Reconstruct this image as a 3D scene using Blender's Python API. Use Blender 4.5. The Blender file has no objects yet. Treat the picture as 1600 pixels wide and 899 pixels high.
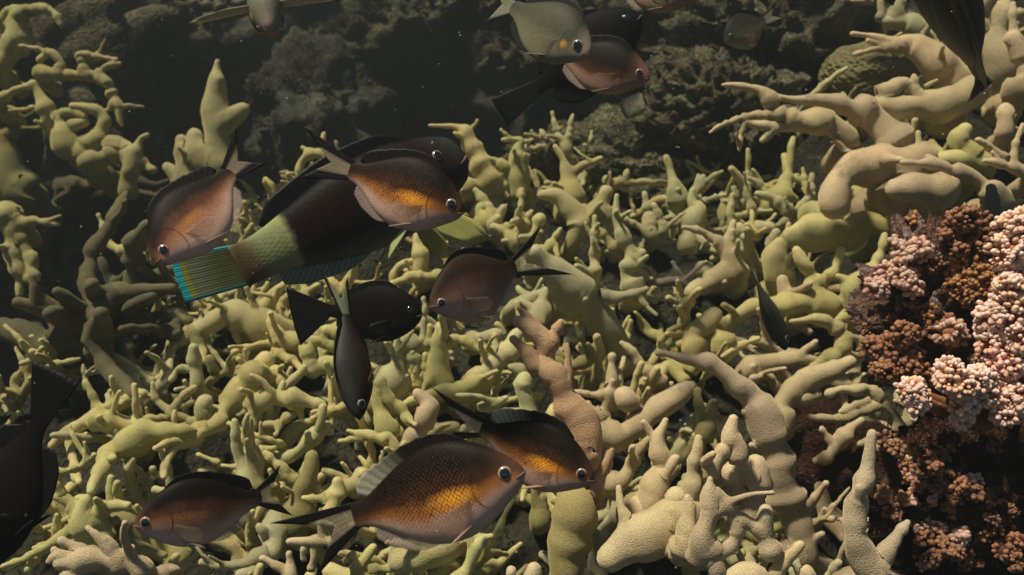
import bpy, math, random
import numpy as np
from mathutils import Vector, Matrix
from mathutils.bvhtree import BVHTree

random.seed(7)
rng = np.random.default_rng(7)
SC = bpy.context.scene
COL = SC.collection
R = math.radians

# ------------------------------------------------------------------ camera
FPX = 1386.0                       # focal length in photo pixels (1600 wide)
PITCH = R(14)
cam_d = bpy.data.cameras.new('camera')
cam = bpy.data.objects.new('camera', cam_d)
COL.objects.link(cam)
cam_d.sensor_width = 36.0
cam_d.lens = FPX / 1600 * 36.0
cam_d.clip_start = 0.02
cam_d.clip_end = 60
cam.location = (0, 0, 0)
cam.rotation_euler = (math.pi / 2 - PITCH, 0, 0)
cam_d.dof.use_dof = True
cam_d.dof.focus_distance = 0.62
cam_d.dof.aperture_fstop = 13
SC.camera = cam

# ------------------------------------------------------------------ light
SUN_EL, SUN_AZ = R(68), R(-102)      # azimuth measured from +Y (view direction) towards +X
world = bpy.data.worlds.new('World')
SC.world = world
world.use_nodes = True
wn = world.node_tree.nodes
wl = world.node_tree.links
bg = wn['Background']
sky = wn.new('ShaderNodeTexSky')
sky.sky_type = 'NISHITA'
sky.sun_disc = False
sky.sun_elevation = SUN_EL
sky.sun_rotation = SUN_AZ
wl.new(sky.outputs[0], bg.inputs[0])
bg.inputs[1].default_value = 0.05
sun_d = bpy.data.lights.new('sun', 'SUN')
sun_d.energy = 5.0
sun_d.angle = R(6)                 # light spread by the water surface
sun_d.color = (1.0, 0.91, 0.77)
sun = bpy.data.objects.new('sun', sun_d)
COL.objects.link(sun)
sdir = Vector((math.sin(SUN_AZ) * math.cos(SUN_EL), math.cos(SUN_AZ) * math.cos(SUN_EL), math.sin(SUN_EL)))
sun.rotation_euler = sdir.to_track_quat('Z', 'Y').to_euler()
SC.view_settings.view_transform = 'Standard'
SC.view_settings.look = 'None'
SC.view_settings.gamma = 1
SC.view_settings.exposure = 1.65
SC.cycles.use_denoising = True
SC.cycles.max_bounces = 6
SC.cycles.volume_bounces = 0
SC.cycles.transparent_max_bounces = 12

# ------------------------------------------------------------------ helpers
FWD = np.array((0, math.cos(PITCH), -math.sin(PITCH)))
UPV = np.array((0, math.sin(PITCH), math.cos(PITCH)))
RGT = np.array((1.0, 0, 0))

def ray(px, py):
    return RGT * ((px - 800) / FPX) + UPV * ((449.5 - py) / FPX) + FWD

def at(px, py, d):
    """point of the place seen at photo pixel (px, py), d metres deep"""
    return ray(px, py) * d

def cdir(v):
    return RGT * v[0] + UPV * v[1] - FWD * v[2]

def hash3(ix, iy, iz, seed):
    h = (ix.astype(np.int64) * 374761393 + iy.astype(np.int64) * 668265263 + iz.astype(np.int64) * 2147483647 + seed * 1274126177) & 0xffffffff
    h = ((h ^ (h >> 13)) * 1274126177) & 0xffffffff
    h = h ^ (h >> 16)
    return (h & 0xffff) / 32767.5 - 1.0

def noise3(p, seed=0):
    p = np.asarray(p, float)
    i = np.floor(p).astype(np.int64)
    f = p - i
    u = f * f * f * (f * (f * 6 - 15) + 10)
    out = 0
    for dx in (0, 1):
        for dy in (0, 1):
            for dz in (0, 1):
                w = (u[..., 0] if dx else 1 - u[..., 0]) * (u[..., 1] if dy else 1 - u[..., 1]) * (u[..., 2] if dz else 1 - u[..., 2])
                out = out + w * hash3(i[..., 0] + dx, i[..., 1] + dy, i[..., 2] + dz, seed)
    return out

def fbm(p, octaves=4, seed=0, gain=0.5):
    p = np.asarray(p, float)
    a, s, out = 1.0, 1.0, 0
    for k in range(octaves):
        out = out + a * noise3(p * s + k * 17.3, seed + k)
        a *= gain
        s *= 2.03
    return out

def smoothstep(a, b, x):
    t = np.clip((x - a) / (b - a), 0, 1)
    return t * t * (3 - 2 * t)

def tag(o, label=None, cat=None, group=None, kind=None):
    if label: o['label'] = label
    if cat: o['category'] = cat
    if group: o['group'] = group
    if kind: o['kind'] = kind
    return o

def mesh_obj(name, verts, faces, mat=None, parent=None, smooth=True, uv=None):
    me = bpy.data.meshes.new(name)
    if isinstance(faces, np.ndarray):
        n, k = faces.shape
        me.vertices.add(len(verts))
        me.vertices.foreach_set('co', np.asarray(verts, np.float32).ravel())
        me.loops.add(n * k)
        me.loops.foreach_set('vertex_index', faces.astype(np.int32).ravel())
        me.polygons.add(n)
        me.polygons.foreach_set('loop_start', np.arange(0, n * k, k, dtype=np.int32))
        me.update(calc_edges=True)
        me.validate()
    else:
        me.from_pydata([tuple(v) for v in verts], [], faces)
        me.update()
    if smooth:
        me.polygons.foreach_set('use_smooth', np.ones(len(me.polygons), bool))
    if uv is not None:
        l = me.uv_layers.new(name='UVMap')
        vi = np.empty(len(me.loops), np.int32)
        me.loops.foreach_get('vertex_index', vi)
        l.data.foreach_set('uv', np.asarray(uv, np.float32)[vi].ravel())
    if mat: me.materials.append(mat)
    o = bpy.data.objects.new(name, me)
    COL.objects.link(o)
    if parent: o.parent = parent
    return o

def empty(name, loc=(0, 0, 0), rot=None):
    o = bpy.data.objects.new(name, None)
    o.empty_display_size = 0.02
    COL.objects.link(o)
    if rot is not None:
        o.matrix_world = Matrix.Translation(Vector(loc)) @ rot.to_4x4()
    else:
        o.location = loc
    return o

# ---- node helpers
class NT:
    def __init__(self, name):
        self.mat = bpy.data.materials.new(name)
        self.mat.use_nodes = True
        self.t = self.mat.node_tree
        self.n = self.t.nodes
        self.b = self.n['Principled BSDF']
        self.out = self.n['Material Output']
    def new(self, typ, **kw):
        nd = self.n.new(typ)
        for k, v in kw.items():
            setattr(nd, k, v)
        return nd
    def link(self, a, b):
        self.t.links.new(a, b)
    def val(self, sock, v):
        if isinstance(v, bpy.types.NodeSocket): self.link(v, sock)
        else: sock.default_value = v
    def math(self, op, a, b=None, c=None, clamp=False):
        nd = self.new('ShaderNodeMath', operation=op, use_clamp=clamp)
        self.val(nd.inputs[0], a)
        if b is not None: self.val(nd.inputs[1], b)
        if c is not None: self.val(nd.inputs[2], c)
        return nd.outputs[0]
    def mix(self, fac, a, b, blend='MIX'):
        nd = self.new('ShaderNodeMix', data_type='RGBA', blend_type=blend)
        self.val(nd.inputs[0], fac)
        for s, v in ((nd.inputs[6], a), (nd.inputs[7], b)):
            if isinstance(v, tuple) and len(v) == 3: v = v + (1,)
            self.val(s, v)
        return nd.outputs[2]
    def ramp(self, fac, stops, interp='LINEAR'):
        nd = self.new('ShaderNodeValToRGB')
        cr = nd.color_ramp
        cr.interpolation = interp
        while len(cr.elements) < len(stops): cr.elements.new(0.5)
        for e, (p, c) in zip(cr.elements, stops):
            e.position = p
            e.color = c if len(c) == 4 else tuple(c) + (1,)
        self.link(fac, nd.inputs[0])
        return nd.outputs[0]
    def noise(self, vec, scale, detail=4, rough=0.55):
        nd = self.new('ShaderNodeTexNoise')
        nd.inputs['Scale'].default_value = scale
        nd.inputs['Detail'].default_value = detail
        nd.inputs['Roughness'].default_value = rough
        if vec is not None: self.link(vec, nd.inputs['Vector'])
        return nd.outputs[0]
    def voro(self, vec, scale, rand=1.0, feature='F1'):
        nd = self.new('ShaderNodeTexVoronoi', feature=feature)
        nd.inputs['Scale'].default_value = scale
        nd.inputs['Randomness'].default_value = rand
        if vec is not None: self.link(vec, nd.inputs['Vector'])
        return nd.outputs['Distance']
    def obj(self):
        return self.new('ShaderNodeTexCoord').outputs['Object']
    def bump(self, h, strength, dist, normal=None):
        nd = self.new('ShaderNodeBump')
        nd.inputs['Strength'].default_value = strength
        nd.inputs['Distance'].default_value = dist
        self.link(h, nd.inputs['Height'])
        if normal is not None: self.link(normal, nd.inputs['Normal'])
        return nd.outputs[0]
    def finish(self, col, rough=0.6, normal=None, spec=0.3):
        self.val(self.b.inputs['Base Color'], col if not (isinstance(col, tuple) and len(col) == 3) else col + (1,))
        self.val(self.b.inputs['Roughness'], rough)
        self.b.inputs['Specular IOR Level'].default_value = spec
        if normal is not None: self.link(normal, self.b.inputs['Normal'])
        return self.mat

def rock_mat(name, dark, mid, patch, patch_amt=0.5, scale=18.0, bump=1.0, pink=None):
    m = NT(name)
    o = m.obj()
    n1 = m.noise(o, scale, 6, 0.65)
    n2 = m.noise(o, scale * 5.5, 5, 0.7)
    n3 = m.noise(o, scale * 0.45, 3, 0.5)
    c = m.ramp(n1, [(0.30, dark), (0.62, mid)])
    pf = m.ramp(n3, [(0.60 - 0.25 * patch_amt, (0, 0, 0)), (0.70 - 0.2 * patch_amt, (1, 1, 1))])
    c = m.mix(m.math('MULTIPLY', pf, n2), c, patch)
    if pink:
        n4 = m.noise(o, scale * 0.9, 4, 0.6)
        c = m.mix(m.ramp(n4, [(0.56, (0, 0, 0)), (0.66, (1, 1, 1))]), c, pink)
    sp = m.ramp(n2, [(0.34, (0.35, 0.35, 0.35)), (0.6, (1, 1, 1))])
    c = m.mix(0.8, c, sp, 'MULTIPLY')
    v = m.voro(o, scale * 9)
    h = m.math('ADD', m.math('MULTIPLY', n1, 1.0), m.math('ADD', m.math('MULTIPLY', n2, 0.7), m.math('MULTIPLY', v, 0.3)))
    nb = m.bump(h, 0.9 * bump, 0.02)
    return m.finish(c, 0.9, nb, 0.15)

def coral_mat(name, body, tip, grain=1.0, dirt=0.36):
    m = NT(name)
    o = m.obj()
    a = m.new('ShaderNodeAttribute', attribute_name='tip')
    n1 = m.noise(o, 28, 3, 0.5)
    n2 = m.noise(o, 7, 3, 0.5)
    c = m.mix(m.ramp(n1, [(0.3, (0, 0, 0)), (0.7, (1, 1, 1))]), tuple(x * 0.78 for x in body), tuple(min(1, x * 1.16) for x in body))
    c = m.mix(m.math('POWER', a.outputs['Fac'], 2.2), c, tip)
    c = m.mix(m.ramp(n2, [(0.52, (0, 0, 0)), (0.72, (dirt, dirt, dirt))]), c, (body[0] * 0.5, body[1] * 0.52, body[2] * 0.62))
    tn = m.new('ShaderNodeAttribute', attribute_name='tone')
    c = m.mix(1.0, c, m.ramp(tn.outputs['Fac'], [(0, (.80, .80, .84)), (.35, (1.02, 1.0, .92)), (.6, (.92, .97, .86)), (1, (1.12, 1.06, 1.0))]), 'MULTIPLY')
    n5 = m.noise(o, 16, 5, 0.65)
    c = m.mix(m.ramp(n5, [(0.60, (0, 0, 0)), (0.70, (dirt * 1.6, dirt * 1.6, dirt * 1.6))]), c, (.16, .13, .08))
    v = m.voro(o, 950, 0.9)
    pol = m.ramp(v, [(0.15, (1.14, 1.14, 1.14)), (0.65, (0.72, 0.72, 0.72))])
    c = m.mix(0.9, c, pol, 'MULTIPLY')
    n3 = m.noise(o, 45, 2, 0.45)
    nb = m.bump(n3, 0.22, 0.006)
    nb = m.bump(m.math('SUBTRACT', 1.0, v), 0.5 * grain, 0.0011, nb)
    m.b.inputs['Sheen Weight'].default_value = 0.7
    m.b.inputs['Sheen Roughness'].default_value = 0.4
    m.b.inputs['Sheen Tint'].default_value = tuple(min(1, x * 1.9) for x in body) + (1,)
    return m.finish(c, 0.8, nb, 0.15)
# ------------------------------------------------------------------ reef ground
def canopy_z(X, Y):
    X, Y = np.asarray(X, float), np.asarray(Y, float)
    z = -0.684 + 0.34 * Y
    z = z + 0.21 * smoothstep(.28, .72, X) * smoothstep(.85, 1.35, Y)
    yb = np.interp(X, [-1, -.4, .3, .55, .9, 1.5], [1.5, 1.58, 1.60, 1.75, 2.2, 2.4])
    f1 = smoothstep(0, .38, Y - yb)
    xl = np.interp(Y, [.5, .75, .95, 1.05, 1.3, 1.6], [-1.8, -1.3, -.75, -.55, -.47, -.40])
    f2 = smoothstep(0, .30, xl - X)
    f = np.maximum(f1, f2)
    return z * (1 - f) + (-0.62) * f

def grid_faces(nx, ny):
    i = np.arange(nx - 1)[None, :] + np.arange(ny - 1)[:, None] * nx
    i = i.ravel()
    return np.stack([i, i + 1, i + nx + 1, i + nx], 1)

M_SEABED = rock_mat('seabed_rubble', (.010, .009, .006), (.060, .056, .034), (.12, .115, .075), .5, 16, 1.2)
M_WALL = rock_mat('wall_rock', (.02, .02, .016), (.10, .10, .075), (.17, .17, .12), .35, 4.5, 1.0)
M_TURF = rock_mat('turf_rock', (.05, .043, .026), (.25, .22, .13), (.36, .33, .20), .5, 16, 1.3)
M_TURF_LIGHT = rock_mat('pale_turf_rock', (.05, .047, .028), (.28, .265, .15), (.38, .35, .21), .6, 20, 1.2)
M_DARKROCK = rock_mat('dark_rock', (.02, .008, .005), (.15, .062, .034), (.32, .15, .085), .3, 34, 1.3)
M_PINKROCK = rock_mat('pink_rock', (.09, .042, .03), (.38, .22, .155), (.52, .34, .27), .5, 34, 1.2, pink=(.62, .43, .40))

nx, ny = 430, 320
gx = np.linspace(-3.2, 3.2, nx)
gy = 0.12 + 4.6 * np.linspace(0, 1, ny) ** 1.25
GX, GY = np.meshgrid(gx, gy)
Zb = canopy_z(GX, GY)
P = np.stack([GX, GY, Zb], -1)
CANOPY_V = P.reshape(-1, 3).copy()
CANOPY_F = grid_faces(nx, ny)
rough = fbm(P * 9, 3, 11) * .018 + np.abs(fbm(P * 24, 3, 5)) * -.022 + fbm(P * 70, 2, 9) * .004
P[..., 2] = Zb - 0.040 + rough
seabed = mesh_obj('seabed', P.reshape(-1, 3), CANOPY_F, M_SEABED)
tag(seabed, 'dark rubble and rock between the corals', kind='structure')

wx, wz = np.linspace(-4.6, 4.6, 300), np.linspace(-1.3, 1.4, 110)
WX, WZ = np.meshgrid(wx, wz)
Q = np.stack([WX, np.full_like(WX, 3.0), WZ], -1)
Q[..., 1] = 3.0 + 0.25 * np.abs(WX) ** 1.2 * 0.3 + (-0.45) * np.abs(fbm(Q * 1.3, 3, 21)) + fbm(Q * 4, 3, 23) * .13 + fbm(Q * 12, 3, 24) * .05 + 0.16 * (WZ + .5)
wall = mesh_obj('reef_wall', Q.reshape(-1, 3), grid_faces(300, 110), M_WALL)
tag(wall, 'dark hazy reef wall closing the background', kind='structure')

import bmesh
def ico(sub):
    bm = bmesh.new()
    bmesh.ops.create_icosphere(bm, subdivisions=sub, radius=1)
    V = np.array([v.co[:] for v in bm.verts])
    F = np.array([[v.index for v in f.verts] for f in bm.faces])
    bm.free()
    return V, F
ICO = {k: ico(k) for k in (1, 2, 3, 5, 6)}

M_TUFT = {}
def tuft_mat(c):
    if c not in M_TUFT:
        m = NT('turf_algae')
        n = m.noise(m.obj(), 40, 3)
        M_TUFT[c] = m.finish(m.mix(n, tuple(x * .5 for x in c), tuple(x * 1.4 for x in c)), .9, None, .1)
    return M_TUFT[c]

ROCKS = []
ROCK_BY = {}
def rock(name, label, cat, centre, radii, mat, seed, sub=6, low=.30, mid=.12, fine=.05, freq=1.6, tuft=None, ntuft=3000, tlen=.006, rot=0):
    V, F = ICO[sub]
    d = 1 + low * fbm(V * freq + seed, 3, seed) - mid * np.abs(fbm(V * freq * 3.1, 3, seed + 3)) * 1.4 + fine * fbm(V * freq * 9, 4, seed + 7, .6)
    W = V * d[:, None] * np.array(radii)
    c, s = math.cos(rot), math.sin(rot)
    W = np.stack([W[:, 0] * c - W[:, 1] * s, W[:, 0] * s + W[:, 1] * c, W[:, 2]], 1)
    root = empty(name, centre)
    tag(root, label, cat)
    o = mesh_obj('rock_face', W, F, mat, root)
    ROCKS.append((W + np.asarray(centre), F, mat))
    ROCK_BY[label] = root
    if tuft:
        r2 = np.random.default_rng(seed)
        fi = r2.integers(0, len(F), ntuft * 3)
        ctr = W[F[fi]].mean(1)
        nn = np.cross(W[F[fi][:, 1]] - W[F[fi][:, 0]], W[F[fi][:, 2]] - W[F[fi][:, 0]])
        nn /= np.linalg.norm(nn, axis=1)[:, None] + 1e-12
        keep = np.where(fbm((ctr + centre) * 30, 2, seed) > -.15)[0][:ntuft]
        add_tufts(ctr[keep], nn[keep], tlen, tuft, root, r2)
    return root

def add_tufts(p, n, ln, col, parent, r2, name='algae_turf'):
    k = len(p)
    d = n + r2.normal(0, .55, (k, 3))
    d /= np.linalg.norm(d, axis=1)[:, None]
    a = np.cross(d, r2.normal(0, 1, (k, 3))); a /= np.linalg.norm(a, axis=1)[:, None]
    L = ln * r2.uniform(.4, 1.3, k)[:, None]
    w = L * .16
    b = np.cross(d, a)
    bend = r2.normal(0, .3, (k, 3)) * L
    v = np.stack([p + a * w, p - a * w * .5 + b * w * .8, p - a * w * .5 - b * w * .8, p + d * L * .6 + bend * .4 + a * w * .7, p + d * L * .6 + bend * .4 - a * w * .7, p + d * L + bend], 1).reshape(-1, 3)
    base = (np.arange(k) * 6)[:, None]
    f = np.concatenate([base + np.array([[0, 1, 3]]), base + np.array([[1, 4, 3]]), base + np.array([[1, 2, 4]]), base + np.array([[2, 0, 4]]), base + np.array([[0, 3, 4]]), base + np.array([[3, 4, 5]])])
    o = mesh_obj(name, v, f, tuft_mat(col), parent, smooth=False)
    o['kind'] = 'stuff'
    return o

T_OLIVE, T_BROWN, T_PALE = (.21, .185, .10), (.16, .075, .045), (.30, .275, .165)
rock('turf_rock', 'large rock overgrown with olive turf behind the reaching tan corals', 'rock', at(1240, 105, 1.64), (.27, .20, .26), M_TURF, 41, low=.36, mid=.22, tuft=T_OLIVE, ntuft=10000, tlen=.0065)
rock('turf_rock', 'lower olive turf rock bulging beneath the large turf rock', 'rock', at(1130, 195, 1.56), (.13, .12, .12), M_TURF, 43, mid=.2, tuft=T_OLIVE, ntuft=6000, tlen=.005)
rock('turf_rock', 'rounded pale green rock mound behind the coral thicket', 'rock', at(975, 262, 1.60), (.13, .12, .085), M_TURF_LIGHT, 45, tuft=T_PALE, ntuft=8000, tlen=.005)
rock('turf_rock', 'small grey-green rock at the back beside the rounded mound', 'rock', at(846, 262, 1.62), (.07, .07, .06), M_TURF, 47, sub=5, tuft=T_PALE, ntuft=1200, tlen=.007)
rock('turf_rock', 'grey rubble rock at the foot of the hazy slope', 'rock', at(212, 566, 1.20), (.13, .12, .05), M_TURF_LIGHT, 49, tuft=T_PALE, ntuft=2500, tlen=.006)
rock('reef_slope', 'dark hazy slope carrying the far olive corals', 'rock', (-1.33, 2.08, -.14), (.56, .44, .62), M_TURF, 51, mid=.2, low=.25, tuft=T_OLIVE, ntuft=7000, tlen=.007)
rock('boulder', 'hazy dark boulder under the knobbly coral in the background', 'rock', at(330, 130, 2.75), (.34, .25, .30), M_WALL, 53, sub=5, tuft=T_OLIVE, ntuft=4000, tlen=.009)
rock('boulder', 'hazy pale-topped boulder in the middle of the dark background', 'rock', at(600, 60, 2.7), (.22, .2, .14), M_TURF, 55, sub=5, tuft=T_OLIVE, ntuft=4000, tlen=.009)
rock('boulder', 'dim mossy boulder low in the background above the diving damselfish', 'rock', at(500, 190, 2.5), (.2, .2, .2), M_WALL, 57, sub=5, tuft=T_OLIVE, ntuft=4000, tlen=.009)
rock('boulder', 'pale mossy boulder hanging at the upper edge beside the grey-green damselfish', 'rock', at(760, -5, 2.2), (.14, .14, .10), M_TURF_LIGHT, 59, sub=5, tuft=T_PALE, ntuft=4000, tlen=.009)
rock('boulder', 'dim rounded boulder behind the black fish at the upper edge', 'rock', at(880, 60, 2.6), (.25, .2, .22), M_TURF, 61, sub=5, tuft=T_OLIVE, ntuft=4000, tlen=.009)
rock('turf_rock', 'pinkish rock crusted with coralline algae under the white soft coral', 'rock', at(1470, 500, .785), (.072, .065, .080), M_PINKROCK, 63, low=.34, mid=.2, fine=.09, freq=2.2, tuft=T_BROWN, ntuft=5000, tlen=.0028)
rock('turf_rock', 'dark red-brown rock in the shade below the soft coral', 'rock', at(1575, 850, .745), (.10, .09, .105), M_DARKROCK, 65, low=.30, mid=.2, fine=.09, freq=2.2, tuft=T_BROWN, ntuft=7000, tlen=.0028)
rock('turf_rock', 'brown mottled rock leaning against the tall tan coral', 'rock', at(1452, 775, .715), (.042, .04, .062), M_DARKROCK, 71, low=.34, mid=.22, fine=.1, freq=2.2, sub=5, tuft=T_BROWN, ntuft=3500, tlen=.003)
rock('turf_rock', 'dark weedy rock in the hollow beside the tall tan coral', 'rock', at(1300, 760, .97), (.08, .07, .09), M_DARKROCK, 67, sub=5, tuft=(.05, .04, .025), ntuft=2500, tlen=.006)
# ------------------------------------------------------------------ corals
def make_bvh(rocks):
    vs, fs, off = [CANOPY_V], [np.concatenate([CANOPY_F[:, [0, 1, 2]], CANOPY_F[:, [0, 2, 3]]])], len(CANOPY_V)
    for v, f, m in rocks:
        vs.append(v); fs.append(f + off); off += len(v)
    return BVHTree.FromPolygons(np.concatenate(vs).tolist(), np.concatenate(fs).tolist())
BVH = make_bvh([r for r in ROCKS if r[2] not in (M_DARKROCK, M_PINKROCK)])       # what the corals grow on
BVH_ROCK = make_bvh([r for r in ROCKS if r[2] in (M_DARKROCK, M_PINKROCK)])
_dc = {}
def D(px, py):
    k = (round(px / 4), round(py / 4))
    if k not in _dc:
        r = Vector(ray(px, py)); n = r.length
        h = BVH.ray_cast(Vector((0, 0, 0)), r / n)
        _dc[k] = 2.4 if h[0] is None else h[3] / n
    return _dc[k]

M_CORAL = {
    'y': coral_mat('coral_olive_yellow', (.50, .44, .182), (.70, .62, .30)),
    'g': coral_mat('coral_grey_green', (.46, .425, .225), (.64, .59, .33)),
    't': coral_mat('coral_tan', (.52, .41, .24), (.69, .56, .35)),
    'p': coral_mat('coral_rosy_tan', (.51, .325, .185), (.60, .41, .24)),
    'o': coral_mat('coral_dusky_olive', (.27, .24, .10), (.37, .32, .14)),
    'h': coral_mat('coral_olive_dimmed', (.12, .11, .06), (.17, .15, .08), dirt=.5),  # dusky olive taken darker, the hazy slope's dim light put into the colour
    'd': coral_mat('coral_dead_grey', (.17, .15, .12), (.2, .18, .15), dirt=.6),
}
CROPS = dict(A=(0, 0), B=(534, 0), C=(1066, 0), D=(0, 300), E=(534, 300), F=(1066, 300), G=(0, 599), H=(534, 599), I=(1066, 599))
K = 534 / 1600

def spline(P, r, lump, r2, dens=.36):
    """dense centre line and radii through the points, with swellings along it"""
    P, r = np.asarray(P, float), np.asarray(r, float)
    seg = np.linalg.norm(np.diff(P, axis=0), axis=1)
    t = np.concatenate([[0], np.cumsum(np.maximum(seg, 1e-5))])
    n = max(6, int(t[-1] / max(.0022, np.mean(r) * dens)))
    q = np.linspace(0, t[-1], n)
    if len(P) > 2:
        out = np.stack([crom(t, P[:, k], q) for k in range(3)], 1)
        rr = np.maximum(crom(t, r, q), r.min() * .8)
    else:
        out = np.stack([np.interp(q, t, P[:, k]) for k in range(3)], 1)
        rr = np.interp(q, t, r)
    ph = r2.uniform(0, 100)
    w = noise3(np.stack([q / (np.mean(r) * 1.15) + ph, q * 0 + ph, q * 0], 1), 3)
    w = np.clip(w * 1.9, -1, 1)
    wig = np.stack([noise3(np.stack([q / (np.mean(r) * 2.6) + ph + 31 * k, q * 0 + ph, q * 0], 1), 6) for k in range(3)], 1)
    return out + wig * (rr * .26 * np.clip(q / (t[-1] * .3), 0, 1))[:, None], rr * (1 + lump * w), q / t[-1]

def crom(xs, ys, x):
    xs, ys, x = np.asarray(xs, float), np.asarray(ys, float), np.asarray(x, float)
    m = np.gradient(ys, xs)
    i = np.clip(np.searchsorted(xs, x) - 1, 0, len(xs) - 2)
    h = xs[i + 1] - xs[i]
    t = np.clip((x - xs[i]) / h, 0, 1)
    return ((2 * t**3 - 3 * t**2 + 1) * ys[i] + (t**3 - 2 * t**2 + t) * h * m[i] + (-2 * t**3 + 3 * t**2) * ys[i + 1] + (t**3 - t**2) * h * m[i + 1])

def capped_tube(path, rad, seg=14, seed=0):
    """closed tube with round ends, its skin a little lumpy"""
    tg = np.gradient(path, axis=0)
    tg /= np.linalg.norm(tg, axis=1)[:, None] + 1e-12
    a0, a1 = np.array([.85, .5, .2]), np.array([.2, .5, .85])
    c0 = path[0] - tg[0] * rad[0] * np.sin(np.arccos(np.clip(a1, 0, 1)))[::-1][:, None] * .9
    c1 = path[-1] + tg[-1] * rad[-1] * np.array([.5, .85, .99])[:, None]
    pp = np.concatenate([c0, path, c1]); rr = np.concatenate([rad[0] * a1, rad, rad[-1] * np.array([.86, .5, .12])])
    T = np.concatenate([np.repeat(tg[:1], 3, 0), tg, np.repeat(tg[-1:], 3, 0)])
    up = np.array((.13, -.91, .39))
    a = np.cross(T, up); a /= np.linalg.norm(a, axis=1)[:, None] + 1e-12
    b = np.cross(T, a)
    th = np.linspace(0, 2 * math.pi, seg, endpoint=False)
    dirs = np.cos(th)[None, :, None] * a[:, None] + np.sin(th)[None, :, None] * b[:, None]
    V = pp[:, None] + rr[:, None, None] * dirs
    m = np.median(rad)
    V = V + dirs * (noise3(V / (m * 1.25 + .003) + seed, 5) * rr[:, None] * .21)[..., None]
    n = len(pp)
    V = V.reshape(-1, 3)
    i = (np.arange(n - 1) * seg)[:, None]
    k = np.arange(seg)[None]; k2 = (k + 1) % seg
    F = np.stack([i + k, i + k2, i + seg + k2, i + seg + k], -1).reshape(-1, 4)
    V = np.concatenate([V, [pp[0], pp[-1]]])
    kk = np.arange(seg); kk2 = (kk + 1) % seg
    e0 = np.stack([kk2, kk, np.full(seg, n * seg)], 1)
    e1 = np.stack([(n - 1) * seg + kk, (n - 1) * seg + kk2, np.full(seg, n * seg + 1)], 1)
    return V, F, np.concatenate([e0, e1])

COLONIES = []      # dict(label, mat, strokes=[dict(level, parent, path, rad)], voxel)
def parse(s):
    out = []
    for part in s.split(';'):
        tok = part.split()
        if not tok: continue
        out.append((tok[0], [tuple(float(x) for x in q.split(',')) for q in tok[1:]]))
    return out

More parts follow.
